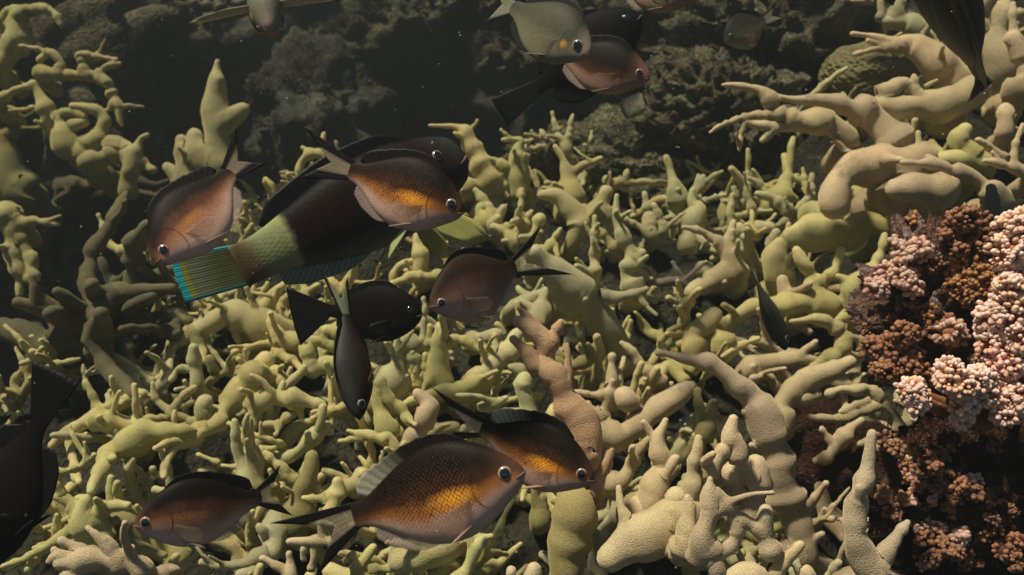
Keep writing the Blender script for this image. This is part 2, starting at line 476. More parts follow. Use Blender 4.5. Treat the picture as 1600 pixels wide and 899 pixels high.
def coral(crop, mat, label, s, depth=None, lift=0.0, tilt=None, cat='coral', group=None, name='finger_coral', sprouts=.95):
    ox, oy = CROPS[crop]
    seed = len(COLONIES) + 100
    r2 = np.random.default_rng(seed)
    strokes = []
    px_all, d_all, id_all = [], [], []
    last_b = None
    for kind, pts in parse(s):
        pts = np.array(pts)
        px = ox + pts[:, 0] * K; py = oy + pts[:, 1] * K; rp = pts[:, 2] * K * .87
        # depth where it starts
        d0 = None
        par = None
        if px_all:
            allp = np.array(px_all)
            dist = np.hypot(allp[:, 0] - px[0], allp[:, 1] - py[0]) - allp[:, 2]
            j = int(np.argmin(dist))
            if dist[j] < rp[0] * 2.5 + 10:
                d0 = d_all[j]; par = id_all[j]
        ground = np.array([D(a, b) for a, b in zip(px, py)])
        if d0 is None:
            d0 = (ground[0] if depth is None else min(depth, ground[0])) - lift
        ln = np.concatenate([[0], np.cumsum(np.hypot(np.diff(px), np.diff(py)))]) * d0 / FPX
        tl = r2.uniform(-.05, .35) if tilt is None else tilt
        d = d0 - tl * ln
        rw = rp * d0 / FPX
        d = np.minimum(d, ground - rw * (.75 if kind != 's' else .3) - lift * .5)
        if len(d) > 3:
            ds = d.copy(); ds[1:-1] = (d[:-2] + 2 * d[1:-1] + d[2:]) / 4
            d = np.minimum(ds, ground - rw * .3)
        W = np.array([at(a, b, c) for a, b, c in zip(px, py, d)])
        rw = rp * d / FPX
        lump = .21
        rw[-1] = max(rw[-1], .74 * rw[-2])      # blunt growing tips
        if par is None:                     # its foot runs down into the ground
            W = np.concatenate([[W[0] + (FWD * 1.6 + np.array((0, .5, -1.0))) * max(rw[0], .012) * 1.6], W]); rw = np.concatenate([[rw[0]], rw])
        path, rad, t = spline(W, rw, lump, r2)
        level = 0 if kind == 's' else 1
        parent = None
        if kind == 'f' and last_b is not None: parent = last_b
        strokes.append(dict(level=kind, parent=parent, path=path, rad=rad, t=t))
        if kind in 'bs': last_b = len(strokes) - 1
        for a, b, c, e in zip(px, py, rp, d):
            px_all.append((a, b, c)); d_all.append(e); id_all.append(len(strokes) - 1)
        # also between the traced points
        for q in range(len(px) - 1):
            px_all.append(((px[q] + px[q + 1]) / 2, (py[q] + py[q + 1]) / 2, (rp[q] + rp[q + 1]) / 2)); d_all.append((d[q] + d[q + 1]) / 2); id_all.append(len(strokes) - 1)
    # small side fingers sprouting from the thicker limbs
    for k in range(len(strokes)):
        st = strokes[k]
        if st['level'] == 'f' or sprouts == 0: continue
        ln = np.linalg.norm(np.diff(st['path'], axis=0), axis=1).sum()
        for q in range(int(r2.poisson(min(2.6, sprouts * ln / .075)))):
            j = int(len(st['path']) * r2.uniform(.25, .85))
            tg = st['path'][min(j + 2, len(st['path']) - 1)] - st['path'][j - 2]; tg /= np.linalg.norm(tg) + 1e-9
            d2 = np.array((r2.normal(0, .6), r2.normal(-.25, .4), r2.uniform(.35, 1.0))) + tg * r2.uniform(0, .6); d2 /= np.linalg.norm(d2)
            rj = min(st['rad'][j] * .55, r2.uniform(.0029, .0050))
            l2 = st['rad'][j] * .8 + r2.uniform(.010, .036)
            c2 = np.cross(d2, r2.normal(0, 1, 3)) * .25
            P2 = np.array([st['path'][j] + d2 * l2 * x + c2 * l2 * x * x for x in (0, .4, .75, 1)])
            p2, q2, t2 = spline(P2, rj * np.array([1.25, 1.0, .9, .72]), .08, r2)
            strokes.append(dict(level='f', parent=k, path=p2, rad=q2, t=t2))
    dm = np.mean(d_all)
    COLONIES.append(dict(label=label, mat=mat, strokes=strokes, cat=cat, group=group, name=name))

def grow(pos, r2, mat, label, group, size=1.0, nrm=(0, -.25, 1)):
    """a small colony grown from a point of the ground"""
    strokes = []
    nb = int(r2.integers(3, 6))
    n = np.array(nrm, float); n /= np.linalg.norm(n)
    thin = r2.uniform(.75, 1.25)
    for k in range(nb):
        d = n * r2.uniform(.35, 1.0) + r2.normal(0, .65, 3) * np.array((1, 1, .4))
        d /= np.linalg.norm(d)
        ln = size * r2.uniform(.05, .12)
        r0 = size * thin * r2.uniform(.0052, .0090)
        c = np.cross(d, r2.normal(0, 1, 3)) * r2.uniform(.1, .5)
        m = int(r2.integers(4, 6))
        tt = np.linspace(0, 1, m)
        P = np.array([pos + d * ln * q + c * ln * q * q + r2.normal(0, .07 * ln, 3) * (q > 0) for q in tt])
        rad = r0 * np.interp(tt, [0, .3, .75, 1], [1.35, 1.05, .82, .6]) * r2.uniform(.85, 1.2, m)
        path, rd, t = spline(P, rad, .18, r2, .62)
        strokes.append(dict(level='s' if k == 0 else 'b', parent=None, path=path, rad=rd, t=t))
        bi = len(strokes) - 1
        for f in range(int(r2.integers(1, 4))):
            j = int(len(path) * r2.uniform(.3, .9))
            d2 = n * .8 + r2.normal(0, .8, 3); d2 /= np.linalg.norm(d2)
            l2 = size * r2.uniform(.02, .05)
            c2 = np.cross(d2, r2.normal(0, 1, 3)) * .3
            P2 = np.array([path[j] + d2 * l2 * q + c2 * l2 * q * q for q in (0, .35, .7, 1)])
            path2, rd2, t2 = spline(P2, rd[j] * np.array([.85, .68, .62, .5]), .1, r2, .62)
            strokes.append(dict(level='f', parent=bi, path=path2, rad=rd2, t=t2))
    COLONIES.append(dict(label=label, mat=mat, strokes=strokes, cat='coral', group=group, name='finger_coral', seg=10))

def build_colonies():
    """each stroke becomes a part; where strokes meet, both are drawn out to one smooth fillet"""
    for ci, c in enumerate(COLONIES):
        S = c['strokes']
        tubes = [capped_tube(s['path'], s['rad'], c.get('seg') or (18 if np.max(s['rad']) > .008 else 12), ci * 3 + k) for k, s in enumerate(S)]
        kk = .42 * float(np.median([np.median(s['rad']) for s in S]))
        c0 = S[0]['path'][0]
        root = empty(c['name'], c0)
        tag(root, c['label'], c['cat'], c['group'])
        objs = {}
        order = sorted(range(len(S)), key=lambda k: 0 if S[k]['level'] != 'f' else 1)
        for k in order:
            s = S[k]
            v, f4, f3 = tubes[k]
            nv = len(v)
            fj = np.full((len(S), nv), 9.0)
            nj = np.zeros((len(S), nv, 3))
            tt = np.zeros(nv)
            for j, q in enumerate(S):
                if j != k:
                    gap = np.linalg.norm(np.maximum(0, np.maximum(q['path'].min(0) - v.max(0), v.min(0) - q['path'].max(0))))
                    if gap > q['rad'].max() + 6 * kk: continue
                dv = v[:, None] - q['path'][None]
                dd = np.sqrt((dv * dv).sum(2)) - q['rad'][None]
                b = dd.argmin(1)
                r = np.arange(nv)
                fj[j] = dd[r, b]
                n = dv[r, b]
                nj[j] = n / (np.linalg.norm(n, axis=1)[:, None] + 1e-12)
                if j == k: tt = q['t'][b]
            other = fj.copy(); other[k] = 9.0
            fo = other.min(0)
            fx = fj - np.minimum(fj[k], 0)[None]
            e = np.exp(-np.clip(other, -2 * kk, 12 * kk) / kk)
            e[k] = 1.0
            e[fj > 8] = 0; e[k] = 1.0
            tot = e.sum(0)
            h = kk * np.log(tot)
            w = e / tot
            nb = (w[:, :, None] * nj).sum(0)
            nb /= np.linalg.norm(nb, axis=1)[:, None] + 1e-12
            v2 = v + nb * np.minimum(h, kk * 1.1)[:, None]
            inside = fo < -.9 * kk
            sg = c.get('seg') or (18 if np.max(s['rad']) > .008 else 12)
            gone = inside[f4].all(1).reshape(-1, sg)
            rows = np.where(~gone.all(1))[0]
            if len(rows) == 0: continue
            for r_ in range(rows[0] + 1, rows[-1]):
                if gone[r_].all() or (gone[r_].sum() > sg * .5): gone[r_] = False
            f4k = f4[~gone.ravel()]; f3k = f3[~inside[f3].all(1)]
            if rows[0] > 0: f3k = f3k[(f3k < nv - 2).all(1) | (f3k == nv - 1).any(1)]
            if len(f4k) < 4: continue
            used, inv = np.unique(np.concatenate([f4k.ravel(), f3k.ravel()]), return_inverse=True)
            a = inv[:f4k.size].reshape(-1, 4); b = inv[f4k.size:].reshape(-1, 3)
            par = objs.get(s['parent'], root) if s['parent'] is not None else root
            nm = {'s': 'stem', 'b': 'branch', 'f': 'finger'}[s['level']]
            m2 = bpy.data.meshes.new(nm)
            m2.from_pydata((v2[used] - c0).tolist(), [], a.tolist() + b.tolist())
            m2.polygons.foreach_set('use_smooth', np.ones(len(m2.polygons), bool))
            vn = np.empty(len(used) * 3, np.float32); m2.vertex_normals.foreach_get('vector', vn); vn = vn.reshape(-1, 3)
            t = np.clip(2.2 * (1 - w[k][used]), 0, 1)[:, None]
            sg = np.where((vn * nb[used]).sum(1) < 0, -1, 1)[:, None]
            nn = vn * sg * (1 - t) + nb[used] * t
            nn /= np.linalg.norm(nn, axis=1)[:, None] + 1e-12
            m2.normals_split_custom_set_from_vertices(nn.tolist())
            at_ = m2.attributes.new('tip', 'FLOAT', 'POINT')
            at_.data.foreach_set('value', tt[used].astype(np.float32))
            tn = m2.attributes.new('tone', 'FLOAT', 'POINT')
            tn.data.foreach_set('value', np.full(len(used), (ci * .618) % 1.0, np.float32))
            m2.materials.append(M_CORAL[c['mat']])
            ob = bpy.data.objects.new(nm, m2)
            COL.objects.link(ob)
            ob.parent = par
            objs[k] = ob
# traced colonies: per stroke  kind  x,y,radius ... from its foot to its tip
L = coral
L('A', 'y', 'tall bulging olive coral column rising against the dark background', 's 1050,880,120 1025,740,80 1015,620,64 1015,520,60 1012,440,54 1010,370,38 1015,315,20 1018,290,12; b 1050,580,50 1110,535,42 1140,515,34; b 980,800,90 935,720,75 925,645,48; b 900,840,70 860,730,48 850,660,34; b 850,870,50 805,810,42 780,785,24', depth=1.5, tilt=.05, sprouts=.15)
L('A', 'y', 'olive coral with a hooked finger at the upper corner', 's 10,330,45 50,250,52 90,180,56 90,140,45; b 70,110,40 120,55,36 180,35,28 240,52,22 275,85,17 288,115,11; b 0,110,34 30,60,26 65,38,17', depth=1.62, tilt=.1, sprouts=.15)
L('A', 'y', 'olive coral bent into an open loop on the hazy slope', 's 190,345,36 300,352,32 400,352,31 480,378,30 522,432,32 547,490,25 563,550,15 570,588,10; b 275,350,28 282,295,27 240,255,24 190,280,13; b 392,350,27 385,290,25 370,262,20 440,262,16 500,272,12 545,281,8; b 465,345,22 510,312,20 558,300,10; b 235,250,18 140,222,12 92,215,8; b 532,490,24 505,515,16 478,527,11', depth=1.55, tilt=.02, sprouts=.15)
L('A', 'y', 'olive coral with pointed fingers under the looped coral', 's 240,580,55 215,500,44 188,445,30 160,395,13; b 0,490,40 50,432,28 100,412,20 150,402,13; b 60,520,20 100,518,15 150,505,11', depth=1.56, tilt=.1, sprouts=.15)
L('A', 'y', 'olive coral with a round knob and a curled arm on the slope', 's 330,680,62 310,640,55 300,600,46 285,555,38; b 330,600,32 400,578,30; b 420,720,70 465,630,48 480,565,42 440,515,28 390,500,18 338,492,10; b 270,540,30 340,522,20 395,543,12', depth=1.55, tilt=.1, sprouts=.15)
L('A', 'y', 'olive coral with a bent finger leaning out from the slope', 's 430,760,66 520,735,52 600,716,36 640,690,18 660,650,14 688,635,9; b 520,670,50 580,680,36; b 610,745,38 670,772,26 718,797,16; b 600,900,50 612,800,42 622,720,32', depth=1.55, tilt=.1, sprouts=.15)
L('A', 'o', 'dusky lobed coral low at the frame edge of the hazy slope', 's 40,860,95 40,740,66 15,640,52; b 60,620,28 120,605,16 182,600,9; b 110,890,80 160,850,58; b 0,560,40 20,520,30', depth=1.6, tilt=.05, sprouts=.15)
L('A', 'y', 'small yellow coral ring behind the tail of the orange-sided damselfish', 's 1560,840,40 1545,770,24 1500,722,25 1440,735,26 1402,785,20 1395,845,11; b 1500,722,20 1440,702,15 1418,692,10; b 1525,710,20 1512,655,16 1515,630,9', depth=1.45, tilt=.0, sprouts=.15)
L('B', 'y', 'yellow coral with a long level finger before the face of the parrotfish', 's 700,880,80 645,750,62 612,675,45 580,612,32 530,592,18 470,590,13 412,588,10; f 640,700,24 600,722,20 570,742,13; f 600,610,12 625,582,9 635,565,7', tilt=.1)
L('B', 'y', 'yellow coral with two blunt crossed arms behind the thicket edge', 's 835,890,64 822,770,46 832,695,40 840,660,26 800,655,18 755,655,11; b 825,860,40 770,785,30 720,747,20 662,740,12; f 840,765,26 866,735,14; f 780,645,12 745,610,8', tilt=.1)
L('B', 'g', 'pale coral with level fingers beside the forked green fingers', 's 1000,700,24 920,695,18 858,690,12; b 985,672,22 940,655,18 858,662,11; f 960,650,15 930,610,9; f 900,640,11 890,615,7', tilt=.05)
L('B', 'g', 'slender green fingers standing forked against the dark water', 's 1085,740,28 1022,655,20 1005,600,16 990,552,11 984,528,7; b 1055,705,24 1066,620,18 1076,570,12 1083,540,8; b 1165,660,12 1170,615,7', tilt=.0)
L('B', 'y', 'yellow coral forked like a slingshot before the pale green mound', 's 1075,920,66 1060,850,36 1055,805,28 1040,750,22 1003,688,12; b 1065,815,30 1120,782,22 1180,757,16 1214,742,9', tilt=.1)
L('B', 'y', 'yellow coral with a long level arm and upright stubs at the thicket back', 's 1230,900,36 1280,862,25 1400,855,17 1512,860,11; b 1330,862,22 1333,830,18 1335,800,14; b 1262,870,34 1240,840,22', tilt=.0)
L('B', 'g', 'single thick upright finger at the back beside the level arm', 's 1570,930,46 1545,830,30 1532,775,21 1520,738,12', tilt=.0)
L('B', 'y', 'low yellow coral lobes under the slingshot and crossed arms', 's 560,900,52 640,870,40 720,885,42 770,855,26 748,835,18; b 840,920,24 842,870,12; b 940,900,26 1000,890,24 1050,900,20', tilt=.0)
L('C', 't', 'tan coral hand with three fingers reaching over the honeycomb coral', 's 1230,360,100 1160,270,70 1085,218,62 1000,200,44 930,180,25 870,165,16 798,158,11; b 1000,222,36 930,206,18 868,192,11; b 970,225,26 885,237,18 812,256,11', depth=1.2, tilt=.02, sprouts=.3)
L('C', 't', 'broad tan coral trunk with a duck-head knob behind the tang', 's 1360,420,80 1240,470,100 1100,500,82 1000,510,74 935,490,48; b 955,430,46 1000,395,36 1030,385,28; b 1050,420,28 1110,440,22 1152,452,13; f 1088,410,20 1085,358,13; f 1140,402,10 1192,375,8', depth=1.15, tilt=.05, sprouts=.3)
L('C', 't', 'thick tan coral arm tapering to a long level finger', 's 1040,820,120 975,680,105 905,570,90 830,515,68 770,492,44 700,476,32 600,470,26 520,470,20 443,457,11; b 740,470,24 720,455,20', depth=1.12, tilt=.02, sprouts=.3)
L('C', 't', 'tan antler coral with curved fingers pointing at the turf rock', 's 780,650,66 690,595,76 605,580,66 520,585,46 440,590,30 370,585,22 306,573,13; b 530,560,46 440,520,40 410,470,38 370,430,30 310,410,22 250,400,16 193,397,10; b 430,540,26 340,540,20 250,560,18 180,590,14 132,622,9; b 430,610,30 380,655,19; b 295,580,14 272,640,14 268,702,11', depth=1.08, tilt=.0, sprouts=.3)
L('C', 'g', 'short slanting grey-green finger before the honeycomb coral', 's 610,450,20 660,400,22 720,350,18 767,323,11', depth=1.3, tilt=.0, sprouts=.3)
L('C', 't', 'massive smooth tan trunk curving down from the upper corals', 's 1080,760,110 980,790,110 880,800,95 790,810,85 720,870,80 700,960,80; b 1000,900,90 1080,860,90', depth=1.08, tilt=.0, sprouts=.3)
L('C', 'g', 'upright stub finger above the long drooping tan arm', 's 1115,760,34 1108,680,18 1105,622,12', depth=1.1, tilt=.0, sprouts=.3)
L('C', 't', 'tan coral with a long drooping arm across the upper thicket', 's 1470,930,70 1400,850,45 1300,800,36 1200,776,26 1110,766,18 1033,761,10; b 1180,900,100 1080,880,90 1000,890,60; f 1180,772,18 1150,735,11', depth=1.0, tilt=.02, sprouts=.3)
L('C', 't', 'tan coral at the frame edge with a raised finger beside the tang', 's 1640,820,46 1540,780,30 1470,765,22 1415,755,12; b 1545,765,26 1560,690,20 1578,625,15 1592,582,9; b 1500,730,24 1440,690,20 1383,658,10', depth=1.0, tilt=.02, sprouts=.3)
L('C', 'y', 'squat yellow coral cushion under the broad trunk', 's 1400,780,66 1300,760,56 1230,750,46; b 1340,700,52 1300,655,46 1322,610,24', depth=1.12, tilt=.0, sprouts=.3)
L('C', 'g', 'knobbly pale coral heads at the upper edge beside the tang', 's 1110,150,50 1065,110,54 1000,100,54 960,100,30; b 1000,60,40 1020,10,34; b 925,80,22 930,20,18 925,-20,16; b 880,10,16 800,3,9', depth=1.35, tilt=.0, sprouts=.3)
L('C', 't', 'stout tan coral cluster in the upper corner behind the tang', 's 1500,330,110 1485,230,95 1475,150,66 1500,70,42; b 1345,180,50 1400,115,43 1460,60,36 1525,5,25; b 1340,110,46 1385,40,50 1420,-10,45; b 1600,60,30 1560,70,26', depth=1.25, tilt=.0, sprouts=.3)
L('C', 't', 'tall tan coral finger standing at the very corner of the frame', 's 1600,400,66 1592,300,46 1570,225,38 1552,150,28 1548,80,21 1546,22,13; b 1590,250,34 1540,180,24', depth=1.12, tilt=.0, sprouts=.3)
L('C', 't', 'rounded stub coral in the shade under the tang', 's 1512,610,52 1510,560,48 1510,520,40', depth=1.1, tilt=.1, sprouts=.3)
L('C', 'y', 'olive coral with an upright neck before the massive smooth trunk', 's 470,910,66 482,850,42 495,800,28 503,740,25 515,680,18 520,650,11; b 560,845,18 512,832,9; b 590,900,24 570,830,16 565,790,9', tilt=.0, sprouts=.3)
L('C', 'g', 'small forked green fingers at the foot of the turf rock', 's 55,930,28 70,880,18 95,830,10; b 85,880,20 150,822,14 188,801,9; b 300,930,22 305,850,14 304,808,9; b 410,920,26 360,862,20 315,838,11; b 250,920,18 240,880,11; b 600,920,22 604,860,16 606,820,11', tilt=.0, sprouts=.3)
L('D', 'y', 'olive coral hand drooping its fingers at the frame edge', 's 40,130,64 60,180,62 58,240,48 66,310,44 80,365,34 90,425,21 92,484,12; b 88,350,30 130,410,20 168,443,10; b 80,150,46 140,135,26 200,140,18 274,152,9; b 100,230,36 140,300,36 152,370,30 172,405,16', depth=1.32, tilt=.1, sprouts=.1)
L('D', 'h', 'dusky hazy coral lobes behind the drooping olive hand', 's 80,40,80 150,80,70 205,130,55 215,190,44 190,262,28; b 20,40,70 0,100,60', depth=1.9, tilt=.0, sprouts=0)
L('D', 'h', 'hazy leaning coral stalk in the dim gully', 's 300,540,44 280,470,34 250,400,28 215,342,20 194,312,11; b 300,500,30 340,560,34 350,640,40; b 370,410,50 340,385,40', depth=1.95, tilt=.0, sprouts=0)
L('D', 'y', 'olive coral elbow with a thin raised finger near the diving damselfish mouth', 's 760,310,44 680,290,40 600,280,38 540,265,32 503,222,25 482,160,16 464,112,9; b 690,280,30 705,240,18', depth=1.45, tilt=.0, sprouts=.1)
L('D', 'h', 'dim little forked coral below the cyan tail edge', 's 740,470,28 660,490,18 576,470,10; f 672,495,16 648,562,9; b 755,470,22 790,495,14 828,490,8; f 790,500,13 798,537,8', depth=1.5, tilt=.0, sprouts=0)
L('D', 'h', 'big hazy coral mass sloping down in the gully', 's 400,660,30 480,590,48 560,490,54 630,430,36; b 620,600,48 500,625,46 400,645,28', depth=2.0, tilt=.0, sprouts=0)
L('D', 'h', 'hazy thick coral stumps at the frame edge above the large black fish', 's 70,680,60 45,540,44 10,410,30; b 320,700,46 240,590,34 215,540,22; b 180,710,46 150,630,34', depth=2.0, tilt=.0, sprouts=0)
L('D', 'y', 'big knuckled yellow coral with drooping fingers below the parrotfish', 's 1290,660,90 1160,605,85 1060,580,66 980,610,46 935,640,38; b 932,640,38 930,700,36 945,760,27 950,795,16; b 905,650,36 860,690,26 800,745,22 778,800,24 765,850,20 715,892,16; b 985,600,28 945,560,22 903,512,12; b 890,605,28 830,555,11; f 1098,640,26 1116,692,17; b 1122,530,24 1115,480,17; b 870,650,32 822,685,35 795,740,24', lift=.02)
L('D', 'g', 'stout grey-green upright coral under the knuckled coral fingers', 's 930,930,46 920,820,38 908,730,28; b 880,830,18 830,832,20 800,880,20', lift=.0)
L('D', 'y', 'cluster of short yellow fingers right below the parrotfish belly', 's 1230,560,44 1280,480,30 1335,435,17; b 1160,530,20 1180,465,14 1192,428,8; b 1210,520,16 1252,428,9; b 1000,540,32 1050,490,17; b 1300,560,28 1345,490,20 1374,455,12', tilt=.0)
L('D', 'y', 'yellow coral with a knobbed upright finger before the black oval fish tail', 's 1370,710,52 1300,665,33 1275,610,24 1267,568,13; b 1300,700,28 1200,722,22 1140,737,18 1092,752,11; b 1290,748,28 1360,782,28 1425,835,24; f 1360,700,26 1388,712,11', lift=.025)
L('D', 'y', 'thick yellow coral elbow under the black oval fish', 's 1640,800,44 1540,812,48 1465,842,56; b 1435,740,34 1450,800,40; b 1560,720,34 1500,702,28 1440,690,20; b 1600,650,46 1540,645,36', lift=.01)
L('D', 'g', 'branching green coral at the edge of the rubble', 's 660,910,62 575,832,36 510,770,20 450,712,14 398,698,9; b 710,885,26 620,822,20 560,782,18 513,756,11; b 505,800,18 460,842,16 422,852,9; b 405,920,18 396,855,14 388,812,9', tilt=.05)
L('D', 'y', 'rounded yellow coral boulder left of the slim dark damselfish', 's 1180,900,110 1230,830,85 1250,790,55; b 1310,900,66 1290,840,45', lift=-.01)
L('D', 'o', 'thin crossing olive fingers beside the rounded coral boulder', 's 975,895,18 1040,852,16 1078,828,14; b 1075,850,20 1087,790,18 1132,768,10; b 1000,830,26 980,780,22', lift=-.01)
L('E', 'g', 'large smooth pale coral with finger hands behind the plain brown damselfish', 's 1250,680,105 1170,580,110 1095,480,95 1025,405,72 940,320,56 900,270,40; b 1160,500,52 1240,492,40 1330,478,26 1425,455,12; b 1385,480,22 1440,548,16 1474,578,10; b 1180,505,42 1150,560,32 1105,580,24 1055,592,12; f 1110,600,20 1072,670,18 1037,740,9; f 1060,692,18 1098,690,9', lift=.02)
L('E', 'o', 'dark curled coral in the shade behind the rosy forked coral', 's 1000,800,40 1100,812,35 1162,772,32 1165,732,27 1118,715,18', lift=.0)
L('E', 'p', 'rosy coral column forked in two stubs in the middle foreground', 's 1140,1210,75 1110,1080,95 1060,1000,78 1010,900,66 972,820,56 965,750,50 940,700,44 890,655,34 850,618,27 822,603,15; b 970,730,42 1000,665,28 1020,625,21 1026,608,13; b 900,810,42 845,735,38 798,688,26; b 1130,1230,95 1140,1160,80', depth=.78, lift=.02, tilt=.0)
L('E', 'g', 'thick green diagonal coral limb behind the rosy forked coral', 's 560,960,64 620,890,60 700,820,60 780,745,52 825,680,44; b 850,880,46 828,842,32 798,820,15', lift=.02)
L('E', 'y', 'lumpy green coral pillar with a wavy side arm', 's 450,900,75 450,790,48 460,705,46 472,640,34; b 490,712,32 540,690,32 600,710,25 660,740,18 718,735,10; b 410,870,28 392,805,16 390,762,9; b 410,710,26 410,665,18 412,628,11', lift=.02)
L('E', 'g', 'slim upright green finger beside the plain brown damselfish face', 's 380,700,34 386,640,18 390,590,16 390,540,14 385,500,9; b 340,720,44 290,695,36', tilt=.0)
L('E', 'g', 'domed green coral with a forked horn right of the slim dark damselfish', 's 210,930,115 240,850,92 262,790,36 260,735,22 262,685,12; b 272,730,20 310,682,14 333,652,8; b 295,775,26 342,790,30 352,845,22', lift=.03)
L('E', 'y', 'yellow coral arm pointing at the black oval fish', 's 440,395,30 395,400,30 330,400,28 282,417,24 238,436,11', lift=.01)
L('E', 'y', 'ringed yellow coral cone under the parrotfish fins', 's 372,370,52 366,300,46 356,245,30 354,208,14; b 495,330,18 480,280,18 486,240,12', tilt=.0)
L('E', 'y', 'swollen yellow coral stub right of the orange-sided damselfish', 's 680,150,50 655,105,42 670,60,32 650,20,22 625,-10,11; b 700,110,34 690,150,40', tilt=.0)
L('E', 'y', 'pair of straight yellow fingers above the plain brown damselfish', 's 822,220,26 832,120,24 838,50,18 846,-5,13; b 858,210,26 870,140,22 886,92,14; b 820,240,42 752,182,28 712,163,14', tilt=.0)
L('E', 'g', 'waisted upright coral finger behind the black tail tip', 's 1180,400,38 1186,310,33 1186,240,26 1183,180,20 1183,118,11', lift=.01, tilt=.0)
L('E', 'g', 'twisted upright coral pillar with swollen rings in mid thicket', 's 1365,460,64 1352,370,58 1345,275,42 1320,205,32 1287,125,30 1290,60,22 1291,18,13; b 1375,310,42 1408,285,24', lift=.02, tilt=.0)
L('E', 'y', 'broad arched yellow coral with a hooked tip at the thicket back', 's 1075,240,44 1110,150,72 1065,70,58 1000,20,34 935,18,12; b 1225,120,66 1205,40,52 1230,-10,36; b 1280,260,28 1240,215,28 1200,182,25 1130,187,16 1097,207,9', tilt=.0)
L('E', 'y', 'short stubby yellow fingers beside the black tail tip', 's 950,265,32 1000,212,18 1021,172,13; b 1012,305,15 1000,253,9; b 880,250,30 930,130,30', tilt=.0)
L('E', 'g', 'forked green coral leaning both ways at mid thicket', 's 1455,200,38 1440,115,26 1426,55,18 1420,12,11; b 1440,185,24 1390,162,22 1325,128,20; b 1505,180,26 1482,105,18 1465,62,11; b 1485,192,14 1540,150,12 1605,96,9', tilt=.0)
L('E', 'd', 'dead grey coral twig lying in mid thicket', 's 1620,445,30 1560,420,24 1500,424,22 1438,432,11', lift=.0, name='dead_coral_twig')
L('E', 't', 'tan curved coral finger rising over the dark hollow', 's 1480,870,40 1405,812,28 1360,752,22 1312,706,10; b 1275,960,34 1265,840,23 1265,768,12', lift=.02, tilt=.0)
L('E', 'g', 'long olive coral arm passing under the plain brown damselfish', 's 790,560,34 840,512,28 900,490,25 970,462,20; b 900,620,64 940,545,50; b 640,690,52 720,660,40', lift=-.01)
L('E', 'y', 'yellow coral crossing arms below the dark hollow', 's 1700,700,28 1600,690,26 1540,710,23 1480,752,12; b 1640,830,46 1560,790,26 1508,758,14; b 1600,880,44 1530,822,34 1475,880,30', lift=.0, tilt=.0)
L('F', 'y', 'fat sausage-shaped coral with round lobes under the massive trunk', 's 930,180,72 850,155,76 760,195,80 660,195,80 580,195,76 530,205,58; f 845,145,28 843,125,24', lift=.03, tilt=.0, sprouts=.55)
L('F', 'y', 'rounded coral lobe joining the fat sausage coral to the upper arm', 's 1180,90,74 1075,110,76 990,125,54; b 1270,15,32 1180,20,22 1120,45,16 1078,70,8', lift=.03, tilt=.0, sprouts=.55)
L('F', 'y', 'big round coral shoulders behind the fat sausage coral', 's 840,20,66 730,60,92 620,105,72; b 1000,30,62 1080,15,62', lift=.0, tilt=.0, sprouts=.55)
L('F', 'y', 'coral like two stacked balls with a small horn', 's 460,420,78 440,350,60 450,285,70 460,250,56; b 478,235,26 490,190,20 501,152,11', lift=.03, tilt=.0, sprouts=.55)
L('F', 'y', 'long ringed coral limb carrying a two-pronged fork', 's 690,540,56 640,525,62 540,520,66 440,530,60 340,540,60 250,600,50 150,650,40 60,690,32 -20,708,26; b 650,520,56 610,460,44 600,400,38 570,340,32 547,292,24 535,270,13; b 630,425,36 700,382,28 730,322,22 743,270,12; f 680,490,22 668,478,16', lift=.03, tilt=.0, sprouts=.55)
L('F', 'y', 'ringed coral arm ending in a thin finger beside the pink rock', 's 820,590,38 800,515,43 800,450,43 850,392,42 905,335,32 930,290,24 945,240,19 951,203,11; b 800,575,34 735,602,22', lift=.03, tilt=.0, sprouts=.55)
L('F', 'y', 'hooked coral arm pointing away from the pink rock', 's 700,790,44 760,705,45 728,642,36 660,602,28 590,596,22 512,606,10; b 690,770,30 640,802,22 595,828,11', lift=.03, tilt=.0, sprouts=.55)
L('F', 't', 'swollen tan coral lump sloping beneath the hooked arm', 's 300,860,60 340,815,62 420,800,64 500,782,48 580,780,28 645,787,11', lift=.01, tilt=.0, sprouts=.55)
L('F', 'y', 'thin slanting coral finger left of the weedy hollow', 's 175,800,28 230,742,22 290,711,18 353,686,9; b 190,700,50 200,740,46', lift=.02, tilt=.0, sprouts=.55)
L('F', 'y', 'rounded coral balls under the long ringed limb', 's 60,760,60 60,650,70 120,590,62 145,565,50', lift=.0, tilt=.0, sprouts=.55)
L('F', 't', 'forked tan coral on a shelf above the dark hollow', 's 250,380,62 222,315,44 216,245,34 230,185,24 241,142,12; b 190,270,32 152,217,28 90,182,22 8,167,11; b 170,400,62 100,432,50 45,478,26', lift=.02, tilt=.0, sprouts=.55)
L('F', 'g', 'pale flat coral lobes behind the shelf fork', 's 150,390,50 80,362,32; b 20,250,56 30,200,44; b 300,180,36 350,172,40 405,165,24', lift=-.01, tilt=.0, sprouts=.55)
L('F', 'g', 'crossed thin green fingers at the upper thicket', 's 232,140,24 226,80,18 236,15,15; b 265,112,20 340,95,14 418,88,8; b 330,90,26 312,35,20 300,-20,14; b 445,160,20 510,112,24 565,55,24 600,10,24; b 500,90,36 432,32,25 355,8,12', lift=.0, tilt=.0, sprouts=.55)
L('F', 'g', 'green coral cushion with upright finger at the upper thicket', 's 60,140,62 80,85,52 50,50,26 50,-5,15; b 110,40,18 200,15,14; b -30,150,20 30,95,11', lift=.0, tilt=.0, sprouts=.55)
L('F', 'd', 'dull grey coral column behind the soft coral', 's 1440,280,48 1440,130,43 1440,45,36 1440,-15,24', depth=.9, tilt=.0, sprouts=.55)
